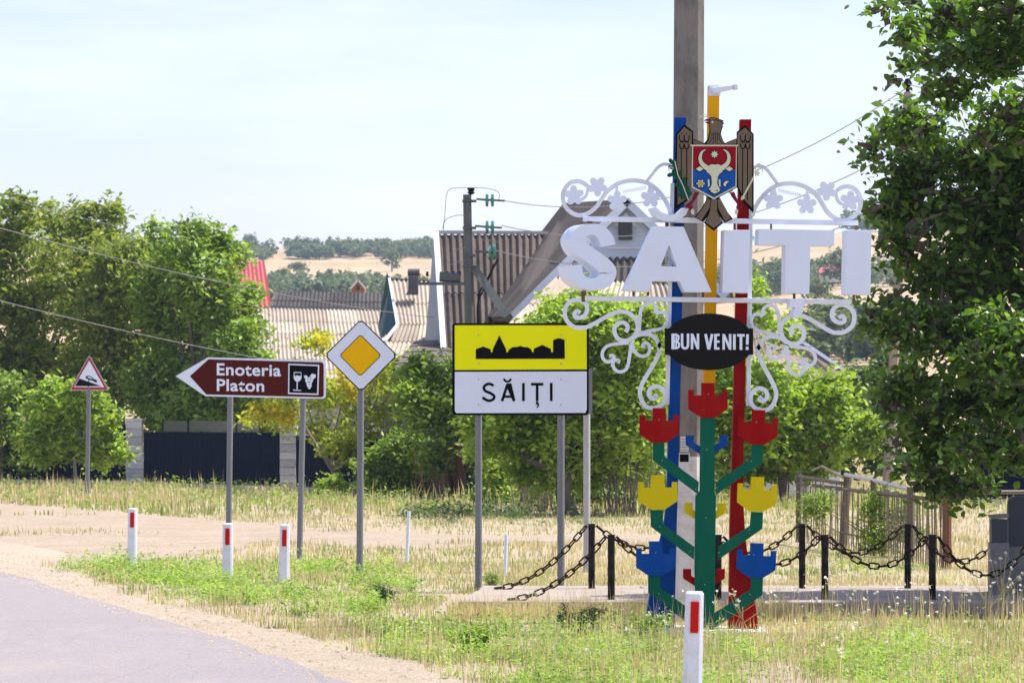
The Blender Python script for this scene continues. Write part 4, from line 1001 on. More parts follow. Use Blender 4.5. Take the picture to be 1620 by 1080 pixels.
def window(parent, a, b, D, mt='white', th=.06):
    """window between two photo corners on a wall at distance D"""
    org = parent.location; p, q = W(*a, D)-org, W(*b, D)-org; x0, x1, z0, z1 = p.x, q.x, q.z, p.z
    fr = MB(); t_ = .05
    for (u0, u1, v0, v1) in ((x0,x0+t_,z0,z1),(x1-t_,x1,z0,z1),(x0+t_,x1-t_,z1-t_,z1),(x0+t_,x1-t_,z0,z0+t_)): fr.box((u0,p.y-th-.06,v0),(u1,p.y-.002,v1))
    f = fr.obj('window', M[mt], parent); f['kind'] = 'stuff'
    del f['kind']
    MB().box((x0+t_+.002,p.y-.075,z0+t_+.002),(x1-t_-.002,p.y-.003,z1-t_-.002)).obj('pane', M['glass'], f)
def gpt(x, D): return Vector(((x-CX)/F*D, D, 0))

# --- house E: tall steep brown-grey roof with a grey end gable
t = thing('house', gpt(780, 92), 'house with tall steep brown-grey corrugated roof and narrow end gable behind the power pole', 'house')
roof(t, W(694,371,94.5), W(884,371,94.5), W(704,552,91), W(884,552,91), 'slate_d', wave=.215, sheet_w=1.15, amp=.05, seed=1, sheet_l=2.4)
barl(t, 'ridge_cap', W(690,370,94.5)+Vector((0,0,.05)), W(882,371,94.5)+Vector((0,0,.05)), .07, 'galvl')
slabp(t, 'gable', [W(687,369,94.6), W(699,553,91.2), W(671,556,98.5)], (1,0,0), .10, 'wallgrey')
barl(t, 'verge_board', W(690,369,94.4), W(702,553,90.9), .115, 'white')
for sx, d0 in ((703, 91.6), (884, 91.6)): pass
slabp(t, 'wall', [W(704,545,92), W(884,545,92), gpt(884,92), gpt(704,92)], (0,1,0), .25, 'wallwhite')
slabp(t, 'rear_slope', [W(692,372,94.7), W(884,372,94.7), W(884,552,99), W(680,552,99)], (0,1,0), .12, 'slate_d')
# --- house F: white gable, its blue shade put into the render, long grey left slope
t = thing('house', gpt(990, 84), 'house with white gable coloured shade-blue, attic window and long grey roof slope behind the letter S', 'house')
ap = W(991,316,84); lft = W(806,502,84); rgt = W(1150,468,84); rb = W(893,322,96.5); rlb = W(757,502,96.5)
roof(t, rb, ap, rlb, lft, 'slate_g', wave=.34, amp=.03, sheet_w=1.6, sheet_l=1.9, seed=4, seg=4)
roof(t, ap+Vector((.02,0,0)), rb+Vector((.02,0,0)), rgt, rgt+(rb-ap), 'slate_g', flat=True, amp=.01, seed=5)
slabp(t, 'gable', [W(991,324,84.15), W(905,410,84.15), W(905,520,84.15), W(1085,520,84.15), W(1085,408,84.15)], (0,1,0), .2, 'wallblue')
for a, b in ((ap, lft), (ap, rgt)):
    d = (b-a).normalized(); u = Vector((-d.z, 0, d.x)); u = u if u.z > 0 else -u
    slabp(t, 'verge_board', [a-u*.16+Vector((0,-.35,0)), b-u*.16+Vector((0,-.35,0)), b+u*.05+Vector((0,-.35,0)), a+u*.05+Vector((0,-.35,0))], (0,1,0), .08, 'wallblue' if b is rgt else 'white')
slabp(t, 'apex_panel', [W(990,336,84.12), W(1010,358,84.12), W(970,358,84.12)], (0,-1,0), .03, 'wallwhite')
window(t, (978,348), (1000,380), 84.1, 'glass')
barl(t, 'string_course', W(962,392,84.05), W(1056,392,84.05), .03, 'wallwhite')
roof(t, W(955,408,83.6), W(1062,406,83.6), W(950,474,82.6), W(1066,474,82.6), 'slate_k', wave=.2, amp=.035, seed=6)  # shade below the gable painted as darker sheets than the sunny skirt
roof(t, W(880,440,83.4), W(1068,452,82.4), W(800,520,80.5), W(1100,520,80.5), 'slate_l', wave=.2, amp=.035, seed=7)
slabp(t, 'wall', [W(812,518,82), W(1100,518,82), gpt(1100,82), gpt(812,82)], (0,1,0), .25, 'wallblue')
# --- roof at the right behind the scrolls
t = thing('house', gpt(1240, 80), 'low outbuilding with sunlit corrugated roof and white verge behind the right scrollwork', 'house')
roof(t, W(1176,482,84), W(1190,488,84), W(1176,598,80), W(1345,598,80), 'slate_l', wave=.2, amp=.035, seed=9, sheet_w=.8)
barl(t, 'verge_board', W(1186,484,84), W(1336,586,79.8), .06, 'white')
barl(t, 'verge_board', W(1196,497,83.6), W(1328,586,79.7), .05, 'slate_k')
slabp(t, 'wall', [W(1176,592,82), W(1330,592,82), gpt(1330,82), gpt(1176,82)], (0,1,0), .25, 'wallwhite')
slabp(t, 'gable', [W(1182,492,84.3), W(1182,596,84.3), W(1330,596,84.3), W(1330,590,84.3)], (0,1,0), .15, 'wood')
MB().box((W(1297,0,82).x-t.location.x, 3, W(0,573,83).z), (W(1309,0,82).x-t.location.x, 3.3, W(0,560,83).z)).obj('chimney', M['brick'], t)
# --- house D: teal gable, sunny wavy roof, vent
t = thing('house', gpt(655, 100), 'house with sunlit corrugated roof, dark teal gable edge and grey rooftop vent', 'house')
roof(t, W(617,443,102), W(702,447,102), W(630,514,99), W(702,514,99), 'slate_l', wave=.155, amp=.034, seed=11, sheet_w=1.1)
roof(t, W(630,514,99), W(702,514,99), W(608,566,96.5), W(702,566,96.5), 'slate_l', wave=.155, amp=.034, seed=12, sheet_w=1.1)
barl(t, 'verge_board', W(616,441,101.9), W(629,514,98.8), .055, 'white'); barl(t, 'verge_board', W(629,514,98.8), W(608,540,97), .055, 'white')
barl(t, 'ridge_cap', W(617,442,102), W(700,446,102), .05, 'slate_d')
slabp(t, 'gable', [W(612,430,102.3), W(618,446,102.2), W(629,512,99.6), W(603,536,99.6), W(598,518,103)], (0,1,0), .1, 'teal')
slabp(t, 'gable_wall', [W(618,470,102.5), W(627,510,102.4), W(604,532,102.4)], (0,1,0), .1, 'wallblue')
slabp(t, 'wall', [W(606,560,98), W(702,560,98), gpt(702,98), gpt(606,98)], (0,1,0), .25, 'wallgrey')
slabp(t, 'rear_slope', [W(618,446,102.3), W(702,449,102.3), W(702,540,107), W(610,540,107)], (0,1,0), .1, 'slate_d')
c = W(654,466,100.5)-t.location; k = 100/F
vent = MB().box((c.x-8*k, c.y-.15, c.z), (c.x+8*k, c.y+.15, c.z+30*k)).obj('vent', M['zinc'], t, bevel=.03)
MB().tube([(c.x-9*k,c.y,c.z+35*k),(c.x+10*k,c.y,c.z+35*k)], 6*k, 10).obj('vent_cowl', M['zinc'], vent, smooth=True)
MB().prism([(c.x-12*k,c.z-1*k),(c.x+8*k,c.z-1*k),(c.x+8*k,c.z+10*k),(c.x-6*k,c.z+10*k)], c.y-.25, c.y-.16).obj('flashing', M['zinc'], vent)
# --- low porch roof in front
t = thing('shed', gpt(690, 88), 'low shed with a pale flat slate roof in front of the tall grey gable', 'shed')
roof(t, W(655,540,93), W(718,536,93), W(622,584,87), W(738,584,87), 'slate_g', flat=True, amp=.01, seed=14, sheet_l=1.2, sheet_w=1.0)
slabp(t, 'fascia', [W(622,586,87.1), W(738,586,87.1), W(738,591,87.1), W(622,591,87.1)], (0,1,0), .08, 'slate_k')
slabp(t, 'wall', [W(640,590,88), W(736,590,88), gpt(736,88), gpt(640,88)], (0,1,0), .2, 'wallgrey')
for a in (655, 690): window(t, (a,605), (a+22,640), 87.95, 'wallgrey')
# --- long barn, sunny roof, and darker roof behind
t = thing('barn', gpt(500, 118), 'long low barn with a wide sunlit wavy roof above the brown arrow sign', 'barn')
roof(t, W(372,487,122), W(613,492,122), W(372,612,112), W(640,612,112), 'slate_l', wave=.155, amp=.036, seed=15, sheet_w=1.1)
slabp(t, 'wall', [W(376,606,114), W(636,606,114), gpt(636,114), gpt(376,114)], (0,1,0), .2, 'wallwhite')
t = thing('barn', gpt(520, 127), 'dark grey hipped barn roof standing just behind the wide sunlit roof', 'barn')
roof(t, W(438,461,130), W(612,463,130), W(432,490,127), W(612,494,127), 'slate_k', wave=.155, amp=.03, seed=16, sheet_w=1.1)
roof(t, W(436,461,130), W(438,461,130), W(422,490,127), W(432,490,127), 'slate_d', flat=True, amp=.01, seed=17)
slabp(t, 'wall', [W(426,488,128), W(612,490,128), gpt(612,128), gpt(426,128)], (0,1,0), .2, 'wallgrey')
barl(t, 'gutter', W(428,485,126.8), W(612,489,126.8), .05, 'galv')
t = thing('brick_gable', gpt(566, 150), 'tiny red-brown brick gable poking above the dark barn roof', 'house')
k = 150/F; q = lambda a, b: ((a-566)*k, H-(b-CY)*k)
MB().prism([q(556,475),q(577,475),q(577,456),q(566,444),q(556,456)], 0, 1.5).obj('wall', M['brick'], t)
MB().prism([q(564,459),q(569,459),q(569,452),q(564,452)], -.03, -.002).obj('window', M['glass'], t)
for a, b in (((554,457),(566.5,443)),((566.5,443),(579,457))): barl(t, 'verge_board', Vector((q(*a)[0],-.1,q(*a)[1]))+t.location, Vector((q(*b)[0],-.1,q(*b)[1]))+t.location, .06, 'wallwhite')
t = thing('house', gpt(400, 150), 'house with a bright red metal tile roof at the edge of the left trees', 'house')
roof(t, W(330,414,153), W(418,413,153), W(330,486,147), W(428,486,147), 'redtile', wave=.2, amp=.03, seed=18, tiles=True, sheet_l=2.4, sheet_w=1.2)
slabp(t, 'wall', [W(332,482,148), W(424,482,148), gpt(424,148), gpt(332,148)], (0,1,0), .2, 'wallwhite')
slabp(t, 'rear_slope', [W(330,415,153.2), W(418,414,153.2), W(430,486,158), W(330,486,158)], (0,1,0), .1, 'redtile')
# far house on the hillside
t = thing('house', W(1322,438,640), 'tiny far house with a reddish roof seen between the last two white letters', 'house')
k = 640/F
roof(t, W(1300,420,646), W(1352,418,646), W(1294,432,640), W(1356,431,640), 'redtile', wave=1.2, amp=.1, sheet_w=3.4, sheet_l=2, seed=20, seg=4)
slabp(t, 'wall', [W(1297,431,641), W(1354,431,641), W(1354,446,641), W(1297,446,641)], (0,1,0), 3, 'wallwhite')

# ================================================================ NAVY FENCE WITH BLOCK PILLARS
PL = [(213, 106.5, 662), (455, 96, 674)]
def pillar(px, D, top, label, mt='block', wpx=None, courses=8, group='block pillars of the navy fence'):
    t = thing('fence_pillar', gpt(px, D), label, 'pillar', group); wd = (wpx or 25)*D/F; h = H-(top-CY)*D/F; n = courses; ch = (h-.07)/n
    me = None; rr = random.Random(int(px))
    for i in range(n):
        b = MB(); z0 = i*ch; e = rr.uniform(-.006, .006)
        b.box((-wd/2+e, -wd/2, z0+.008 if i else -.1), (wd/2+e, wd/2, z0+ch-.008)); b.obj('block', M[mt], t, bevel=.01)
    MB().box((-wd/2+.025, -wd/2+.025, 0), (wd/2-.025, wd/2-.025, h-.08)).obj('mortar_core', M['oldblock'], t)
    MB().box((-wd/2-.04, -wd/2-.04, h-.07), (wd/2+.04, wd/2+.04, h)).obj('capstone', M[mt], t, bevel=.015)
pillar(213, 106.5, 662, 'pale block pillar between the small triangular sign and the brown arrow sign')
pillar(456, 96, 674, 'pale block pillar between the two pipes of the brown arrow sign')
pillar(696, 86, 687, 'old grey-brown block pillar beside the maroon gate', 'oldblock', 24, 9)
def sheet_fence(A, B, top_a, top_b, label, wave=.2):
    A, B = Vector(A), Vector(B); t = thing('metal_fence', A, label, 'fence', 'navy sheet metal fence bays')
    d = B-A; L = d.length; u = d.normalized(); nn = Vector((u.y, -u.x, 0)); n = max(1, round(L/1.15))
    for i in range(n):
        vs = []; fs = []; k = 24
        for a in range(k+1):
            s_ = L*(i+a/k*1.0)/n; ph = (a % 4); off = .022 if ph in (1, 2) else 0
            tp = top_a+(top_b-top_a)*s_/L
            p = u*s_+nn*off; vs += [p+Vector((0,0,.06)), p+Vector((0,0,tp))]
        for a in range(k): fs.append((2*a, 2*a+2, 2*a+3, 2*a+1))
        MB().add(vs, fs).obj('panel', M['navy'], t)
    for z in (.35, min(top_a, top_b)-.3):
        MB().tube([nn*-.05+Vector((0,0,z)), d+nn*-.05+Vector((0,0,z))], .03, 4).obj('rail', M['ink'], t)
    o = MB(); a0, b0 = Vector((0,0,0)), d
    o.add([a0+nn*.12+Vector((0,0,-.1)), b0+nn*.12+Vector((0,0,-.1)), b0-nn*.12+Vector((0,0,-.1)), a0-nn*.12+Vector((0,0,-.1)), a0+nn*.12+Vector((0,0,.12)), b0+nn*.12+Vector((0,0,.12)), b0-nn*.12+Vector((0,0,.12)), a0-nn*.12+Vector((0,0,.12))],
          [(0,1,2,3),(4,5,6,7),(0,1,5,4),(1,2,6,5),(2,3,7,6),(3,0,4,7)])
    o.obj('kerb', M['concw'], t)
    return t
hz_ = lambda py, D: H-(py-CY)*D/F
sheet_fence(gpt(-160,116), gpt(200,107.2), hz_(668,116), hz_(672,107), 'navy metal fence bay farthest left, behind the low bright green bush')
fm = sheet_fence(gpt(227,106), gpt(443,96.6), hz_(683,106), hz_(684,96.6), 'navy metal fence bay between the two pale pillars, with clear strip on top')
sheet_fence(gpt(468,95.4), gpt(684,86.6), hz_(688,95.4), hz_(700,86.6), 'navy metal fence bay right of the second pale pillar, behind the yellowing tree')
sheet_fence(gpt(1540,78), gpt(1760,76), hz_(714,78), hz_(712,76), 'navy metal fence glimpsed under the near tree at the far right')
for i, (a, b) in enumerate(((258,296),(298,372),(374,410))):
    da, db = np.interp([a, b], [227,443], [106,96.6]); A, B = gpt(a, da)-fm.location, gpt(b, db)-fm.location
    MB().add([A+Vector((0,0,hz_(682,da))), B+Vector((0,0,hz_(683,db))), B+Vector((0,0,hz_(666,db))), A+Vector((0,0,hz_(665,da)))]+[A+Vector((0,.02,hz_(682,da))), B+Vector((0,.02,hz_(683,db))), B+Vector((0,.02,hz_(666,db))), A+Vector((0,.02,hz_(665,da)))], [(0,1,2,3),(7,6,5,4),(3,2,6,7)]).obj('clear_strip', M['poly'], fm)
    MB().tube([A+Vector((0,0,1)), A+Vector((0,0,hz_(662,da)))], .035, 4).obj('post', M['ink'], fm)
# maroon gate leaf standing ajar
A, B = gpt(708,85.6), gpt(733,80); t = thing('gate', A, 'rusty maroon plank gate standing ajar beside the old block pillar', 'gate')
d = B-A; 
for i in range(7):
    p0, p1 = d*(i+.05)/7, d*(i+.95)/7; z = hz_(703,85)-.0*i
    MB().add([p0+Vector((0,0,.1)), p1+Vector((0,0,.1)), p1+Vector((0,0,z)), p0+Vector((0,0,z))]+[q+Vector((.04,0,0)) for q in (p0+Vector((0,0,.1)), p1+Vector((0,0,.1)), p1+Vector((0,0,z)), p0+Vector((0,0,z)))], [(0,1,2,3),(7,6,5,4),(0,3,7,4),(1,5,6,2),(3,2,6,7),(0,4,5,1)]).obj('plank', M['gate'], t)
MB().tube([Vector((0,-.03,hz_(700,85))), d+Vector((0,-.03,hz_(702,85)))], .05, 5).obj('top_rail', M['rail'], t)
t = thing('shed', gpt(760, 92), 'near-black windowed shed wall standing for the shadows behind the maroon gate', 'shed')
MB().box((-1.1,0,0),(1.5,2,hz_(712,92))).obj('wall', M['cable'], t); MB().box((-1.3,-.2,hz_(712,92)+.003),(1.7,2.2,hz_(706,92))).obj('roof', M['slate_k'], t)  # shadows behind the gate put into the near-black wall colour
MB().box((-.5,-.06,.9),(.3,-.002,1.3)).obj('window', M['glass'], t)
# wire mesh panel at far left
t = thing('wire_fence', gpt(58, 112), 'thin dark wire mesh fence sticking above the bushes at the far left edge', 'fence')
k = 112/F
for x in (-38,-26,-14,-4,): MB().tube([(x*k,0,0),(x*k,0,hz_(606,112))], .018, 5).obj('bar', M['cable'], t)
MB().tube([(0,0,0),(0,0,hz_(588,112))], .05, 6).obj('post', M['cable'], t)
for y in (612, 624): MB().tube([(-60*k,0,hz_(y,112)),(0,0,hz_(y,112))], .016, 5).obj('rail', M['cable'], t)

# ================================================================ OLD PICKET FENCE AND STONES AT THE RIGHT
A, B = gpt(1263,50), gpt(1497,40); t = thing('picket_fence', A, 'old leaning picket fence of thin grey palings under a pipe rail at the right', 'fence')
def fp(px):
    D_ = 1/np.interp(px, [1263,1497], [1/50,1/40]); return gpt(px, D_)-A, D_
rr = random.Random(5)
for i in range(62):
    px = 1266+i*(1490-1266)/61; p, D_ = fp(px); tp = np.interp(px, [1263,1335,1380,1438,1497], [758,768,768,782,783]); z1 = H-(tp-CY)*D_/F
    ln = rr.uniform(-.03, .03) if rr.random() > .08 else rr.uniform(-.22,.22)
    MB().tube([p+Vector((0,rr.uniform(-.02,.02),-.05)), p+Vector((ln,0,z1+rr.uniform(-.08,.03)))], .012, 4).obj('paling', M['pale_wood'], t)
for px, tp, lean, mt, r in ((1263,748,.0,'wood',.045),(1331,752,.09,'wood',.06),(1381,759,0,'wood',.045),(1440,770,0,'wood',.055),(1497,768,0,'rust',.06)):
    p, D_ = fp(px); z1 = H-(tp-CY)*D_/F; MB().tube([p+Vector((0,-.06,-.1)), p+Vector((lean,-.06,z1))], r, 8).obj('post', M[mt], t)
for a, ya, b, yb, mt in ((1263,753,1333,764,'wood'),(1337,750,1381,759,'galvl'),(1381,759,1440,774,'galvl'),(1445,774,1497,777,'galvl'),(1263,765,1497,792,'wood')):
    p, Da = fp(a); q, Db = fp(b); MB().tube([p+Vector((0,-.04,H-(ya-CY)*Da/F)), q+Vector((0,-.04,H-(yb-CY)*Db/F))], .03, 5).obj('rail', M[mt], t)
p0, Da = fp(1285); p1, Db = fp(1300); p2, Dc = fp(1334)
MB().tube([p0+Vector((0,0,H-(744-CY)*Da/F)), p1+Vector((0,0,H-(737-CY)*Db/F)), p2+Vector((0,0,H-(755-CY)*Dc/F))], .018, 5).obj('bent_wire', M['pale_wood'], t)
t = thing('pipe_rail', gpt(1500,43), 'horizontal old pipe rail running right from the rusty fence post', 'rail')
k = 43/F
MB().tube([(0,0,H-(779-CY)*k),(1.6,.3,H-(778-CY)*k)], .032, 8).obj('pipe', M['rail'], t, smooth=True)
for x in (0.02, 1.45): MB().tube([(x,.05,-.1),(x,.05,H-(779-CY)*k)], .035, 8).obj('post', M['rail'], t, smooth=True)
# stone markers
k = 31.6/F; t = thing('stone_marker', gpt(1609,31.6), 'dark polished granite stele with rounded top at the right edge', 'stone marker')
q = lambda a, b: ((a-1609)*k, H-(b-CY)*k)
MB().prism([q(1594,864)]+[q(1594,800),q(1595,791),q(1599,786),q(1606,784),q(1640,784),q(1640,864)], -.05, .05).obj('upper_slab', M['stone'], t, bevel=.006)
MB().prism([q(1592,865),q(1642,865),q(1642,945),q(1592,945)], -.08, .12).obj('lower_slab', M['stoneg'], t, bevel=.008)
t = thing('stone_marker', gpt(1580,31.3), 'short square grey stone post with a flat cap beside the granite stele', 'stone marker')
k = 31.3/F; q = lambda a, b: ((a-1580)*k, H-(b-CY)*k)
MB().prism([q(1564,814),q(1594,812),q(1592,819),q(1567,820)], -.1, .1).obj('cap', M['stoneg'], t, bevel=.004)
MB().prism([q(1567,820.5),q(1592,820.5),q(1592,857),q(1567,857)], -.08, .08).obj('upper_block', M['stone'], t)
MB().prism([q(1565,857.5),q(1594,857.5),q(1594,950),q(1565,950)], -.09, .09).obj('lower_block', M['stoneg'], t, bevel=.004)

# ================================================================ TREES
BT = lambda L, D, jit, seed, dr=.9: blobs_px(L, D, dr, jit, seed)
# left mass
tree('walnut_tree', 'big olive-green walnut tree filling the far left behind the navy fence', 'tree', gpt(60,116),
     BT([(10,350,60,40),(80,345,45,35),(-60,400,100,90),(30,430,90,75),(120,420,80,70),(0,520,90,80),(100,520,90,80),(60,600,100,70),(-60,600,80,90),(150,600,50,60)],116,2.2,1),
     25500, 0.273, 'lf_walnut', .22, .34, 21)
tree('walnut_tree', 'olive-yellow walnut tree between the left edge and the red roof', 'tree', gpt(190,112),
     BT([(160,345,35,30),(170,420,60,50),(205,440,70,70),(150,490,70,70),(225,520,70,70),(180,590,80,70),(240,590,60,50),(130,370,40,30)],112,1.8,2),
     18700, 0.260, 'lf_walnut', .2, .32, 22)
tree('walnut_tree', 'darker green tree touching the red roof, above the arrow sign', 'tree', gpt(312,108),
     BT([(238,350,10,20),(318,362,14,26),(285,385,55,36),(345,400,38,34),(265,440,50,60),(330,450,60,60),(375,490,34,45),(300,530,70,60),(370,560,50,50),(270,600,60,50),(340,620,70,50),(400,600,28,40),(300,660,90,28),(400,520,18,16)],108,1.6,3),
     27200, 0.240, 'lf_mid', .2, .30, 23)
tree('bush', 'low bright green bush spilling in front of the first pale pillar', 'bush', gpt(120,100),
     BT([(120,640,60,35),(70,650,40,40),(150,665,40,30),(100,700,55,38),(170,700,26,22),(60,700,30,35),(188,722,16,12),(150,725,30,16)],100,.9,4,.7),
     12750, 0.195, 'lf_bright', .07, .22, 24, bark='barkg')
tree('bush', 'tall olive bush at the extreme left edge beside the road', 'bush', gpt(0,108),
     BT([(0,650,60,50),(-50,640,60,60),(10,700,50,45),(-60,700,60,50),(30,610,30,25)],108,1,5),
     7650, 0.208, 'lf_mid', .07, .25, 25)
tree('hedge', 'dark leafy hedge rising behind the fence bay between the pale pillars', 'hedge', gpt(330,111),
     BT([(230,640,30,40),(280,650,50,40),(340,650,50,40),(400,645,40,45),(440,640,30,40)],110,.8,6),
     7650, 0.221, 'lf_mid', .08, .28, 26)
tree('young_tree', 'yellowing young tree with pale forked stem behind the diamond sign', 'tree', gpt(526,91),
     BT([(500,545,25,18),(440,600,40,30),(480,620,50,35),(410,660,28,22),(450,665,28,20),(540,640,50,40),(600,620,50,40),(650,640,40,35),(690,620,32,40),(620,670,50,35),(540,700,40,30),(580,710,40,26),(670,680,26,22),(600,585,30,25),(640,590,40,25),(500,680,30,22)],91,1.1,7),
     9500, .175, 'lf_yellow', .10, .24, 27, bark='barkg', extra=(BT([(440,645,38,26),(475,600,30,22),(505,535,22,14),(560,610,30,20),(405,655,20,18),(665,600,22,18)],90.3,.4,8),1500,'lf_gold'), limbs=60, height=.30, shell=.25)
tree('shrub', 'small vivid green shrub at the foot of the yellowing tree', 'shrub', gpt(525,87.5), BT([(515,772,14,12),(535,765,16,16),(525,780,18,10)],87.5,.2,9,.8), 1500, .13, 'lf_bright', .03, .14, 28)
tree('shrub', 'loose mid-green shrub below the yellowing tree, left of the old pillar', 'shrub', gpt(620,86),
     BT([(600,730,30,30),(640,720,34,36),(620,765,40,22),(665,750,22,28),(590,765,18,18),(650,775,20,14)],86,.6,10,.8), 6500, .15, 'lf_mid', .05, .2, 29)
tree('tree', 'green tree crown between the yellowing tree and the town sign', 'tree', gpt(710,84), BT([(700,610,40,40),(735,640,50,45),(700,665,40,30),(770,690,50,40),(665,590,30,30),(660,640,34,34),(700,720,50,26),(740,590,36,35)],84,.8,11), 12000, .2, 'lf_mid', .1, .26, 30)
tree('tree', 'large sunlit tree directly behind the town sign with a dark bare trunk', 'tree', gpt(898,66),
     BT([(935,488,40,26),(892,492,30,26),(985,505,40,26),(1030,520,30,36),(880,520,36,28),(930,520,80,60),(1000,550,60,60),(860,570,50,60),(940,610,80,60),(1010,640,60,60),(850,660,60,50),(920,700,80,45),(1000,710,50,50),(800,690,60,45),(860,740,60,32),(1030,590,30,60),(950,750,60,28),(760,650,30,40)],67,1.5,12),
     42000, .155, 'lf_bright', .19, .22, 31, limbs=60, height=.36)
tree('bush', 'pale green bush under the town sign between its two pipes', 'bush', gpt(785,76), BT([(780,755,26,24),(800,745,22,24),(770,785,26,18),(805,780,20,18)],76,.4,13,.8), 4500, .12, 'lf_bright', .04, .16, 32)
tree('tree', 'dark green tree right of the red column, over the picket fence', 'tree', gpt(1240,76),
     BT([(1190,460,14,24),(1130,620,50,60),(1210,590,45,25),(1200,640,60,60),(1260,620,50,40),(1150,700,60,50),(1230,700,60,50),(1300,640,50,40),(1290,700,60,40),(1350,690,40,40),(1100,680,50,60),(1170,750,50,20),(1250,745,60,18),(1200,500,22,26),(1240,520,26,22),(1330,610,20,20)],76,1.0,14),
     22100, 0.195, 'lf_bright', .16, .26, 33)
tree('tree', 'shaded deep green tree behind the right flower cups', 'tree', gpt(1320,92),
     BT([(1260,680,40,40),(1320,660,50,50),(1370,640,40,60),(1300,730,60,26),(1380,710,40,40),(1330,600,40,20),(1410,600,30,50),(1060,720,40,50),(1090,600,30,60)],92,1.2,15),
     13600, 0.221, 'lf_dark', .14, .3, 34)
tree('shrub', 'straggly yellow-green shrub growing through the picket fence', 'shrub', gpt(1400,44), BT([(1390,800,22,30),(1420,830,26,28),(1385,850,24,24),(1440,850,20,22),(1400,870,30,14),(1290,800,20,30)],44,.3,16,.7), 5000, .055, 'lf_mid', .02, .12, 35)
tree('shrub', 'dim brushwood thicket under the trees behind the town sign', 'shrub', gpt(980,72), BT([(960,770,60,26),(1020,760,40,30),(900,780,40,20),(1000,790,60,16),(840,775,30,22)],72,.6,17,.8), 7000, .11, 'lf_mid', .04, .2, 36, limbs=80)
def stems(label, px0, px1, D, n, h0, h1, mt, seed, r=.02, name='bare_stems'):
    rr = random.Random(seed); t = thing(name, gpt((px0+px1)/2, D), label, 'stems'); o = t.location
    mb = MB()
    for i in range(n):
        x = rr.uniform(px0, px1); b = gpt(x, D+rr.uniform(-.8,.8))-o; h = rr.uniform(h0, h1); l = Vector((rr.uniform(-.35,.35)*h, rr.uniform(-.2,.2), h))
        mb.tube([b+Vector((0,0,-.05)), b+l*.5+Vector((rr.uniform(-.04,.04),0,0)), b+l], [r, r*.8, r*.3], 5)
    o_ = mb.obj('stem', M[mt], t); o_['kind'] = 'stuff'
stems('pale bare stems leaning below the town sign', 815, 880, 70, 26, .8, 1.7, 'pale_wood', 3)
stems('reddish dry stems around the old block pillar', 660, 730, 83, 30, .7, 1.6, 'rust', 4, .015)
stems('dark brush stems in the thicket left of the yellow flower cup', 960, 1050, 66, 46, .6, 1.6, 'bark', 5, .016)
# near tree
NT = [(1500,25,95,40),(1600,15,80,50),(1398,22,20,18),(1440,55,26,24),(1540,85,60,36),(1610,75,60,40),(1470,95,34,20),(1430,100,20,14),(1500,150,50,30),(1600,190,70,55),(1412,128,16,10),
      (1450,205,60,36),(1380,232,24,22),(1530,250,90,48),(1430,280,44,40),(1500,330,100,60),(1600,320,80,80),(1398,340,24,28),(1420,390,30,30),(1490,430,90,60),(1590,440,80,70),(1388,500,26,34),
      (1440,520,40,44),(1520,540,90,60),(1610,560,70,70),(1450,610,44,44),(1420,640,22,34),(1530,640,80,50),(1480,700,62,44),(1570,700,60,42),(1500,760,42,32),(1545,770,24,20),(1468,775,24,22),(1600,620,60,60),(1416,700,20,18),(1430,740,14,10),
      (1610,690,14,18),(1600,700,20,16),(1720,60,110,90),(1740,230,120,110),(1730,420,120,110),(1740,600,120,100),(1730,720,100,50),(1860,300,120,160),(1860,560,120,140)]
nb = blobs_px(NT, 31, .9, 1.3, 77)
t, cr, P = tree('walnut_tree', 'big dark-leaved walnut tree filling the right side in front of everything', 'tree', (5.85,31.5,0), nb, 45000, .10, 'lf_near', .24, .15, 78, limbs=9999, parts=300, six=True, per=9, shell=.3, up=.3)
rng = np.random.default_rng(5)
LM = []
for v in range(3):
    V, T = leaf_arrays(np.zeros((1, 3)), .10+.015*v, np.random.default_rng(90+v), six=True); LM.append(tri_mesh('leaf', V, T, M['lf_near']))
cw = link('leaf_sprays', None, t) if False else None
for i in range(len(P)):
    link('leaf', LM[i % 3], cr, Vector(P[i])-t.location, (rng.random()*.9-.45, rng.random()*.9-.45, rng.random()*6.28))

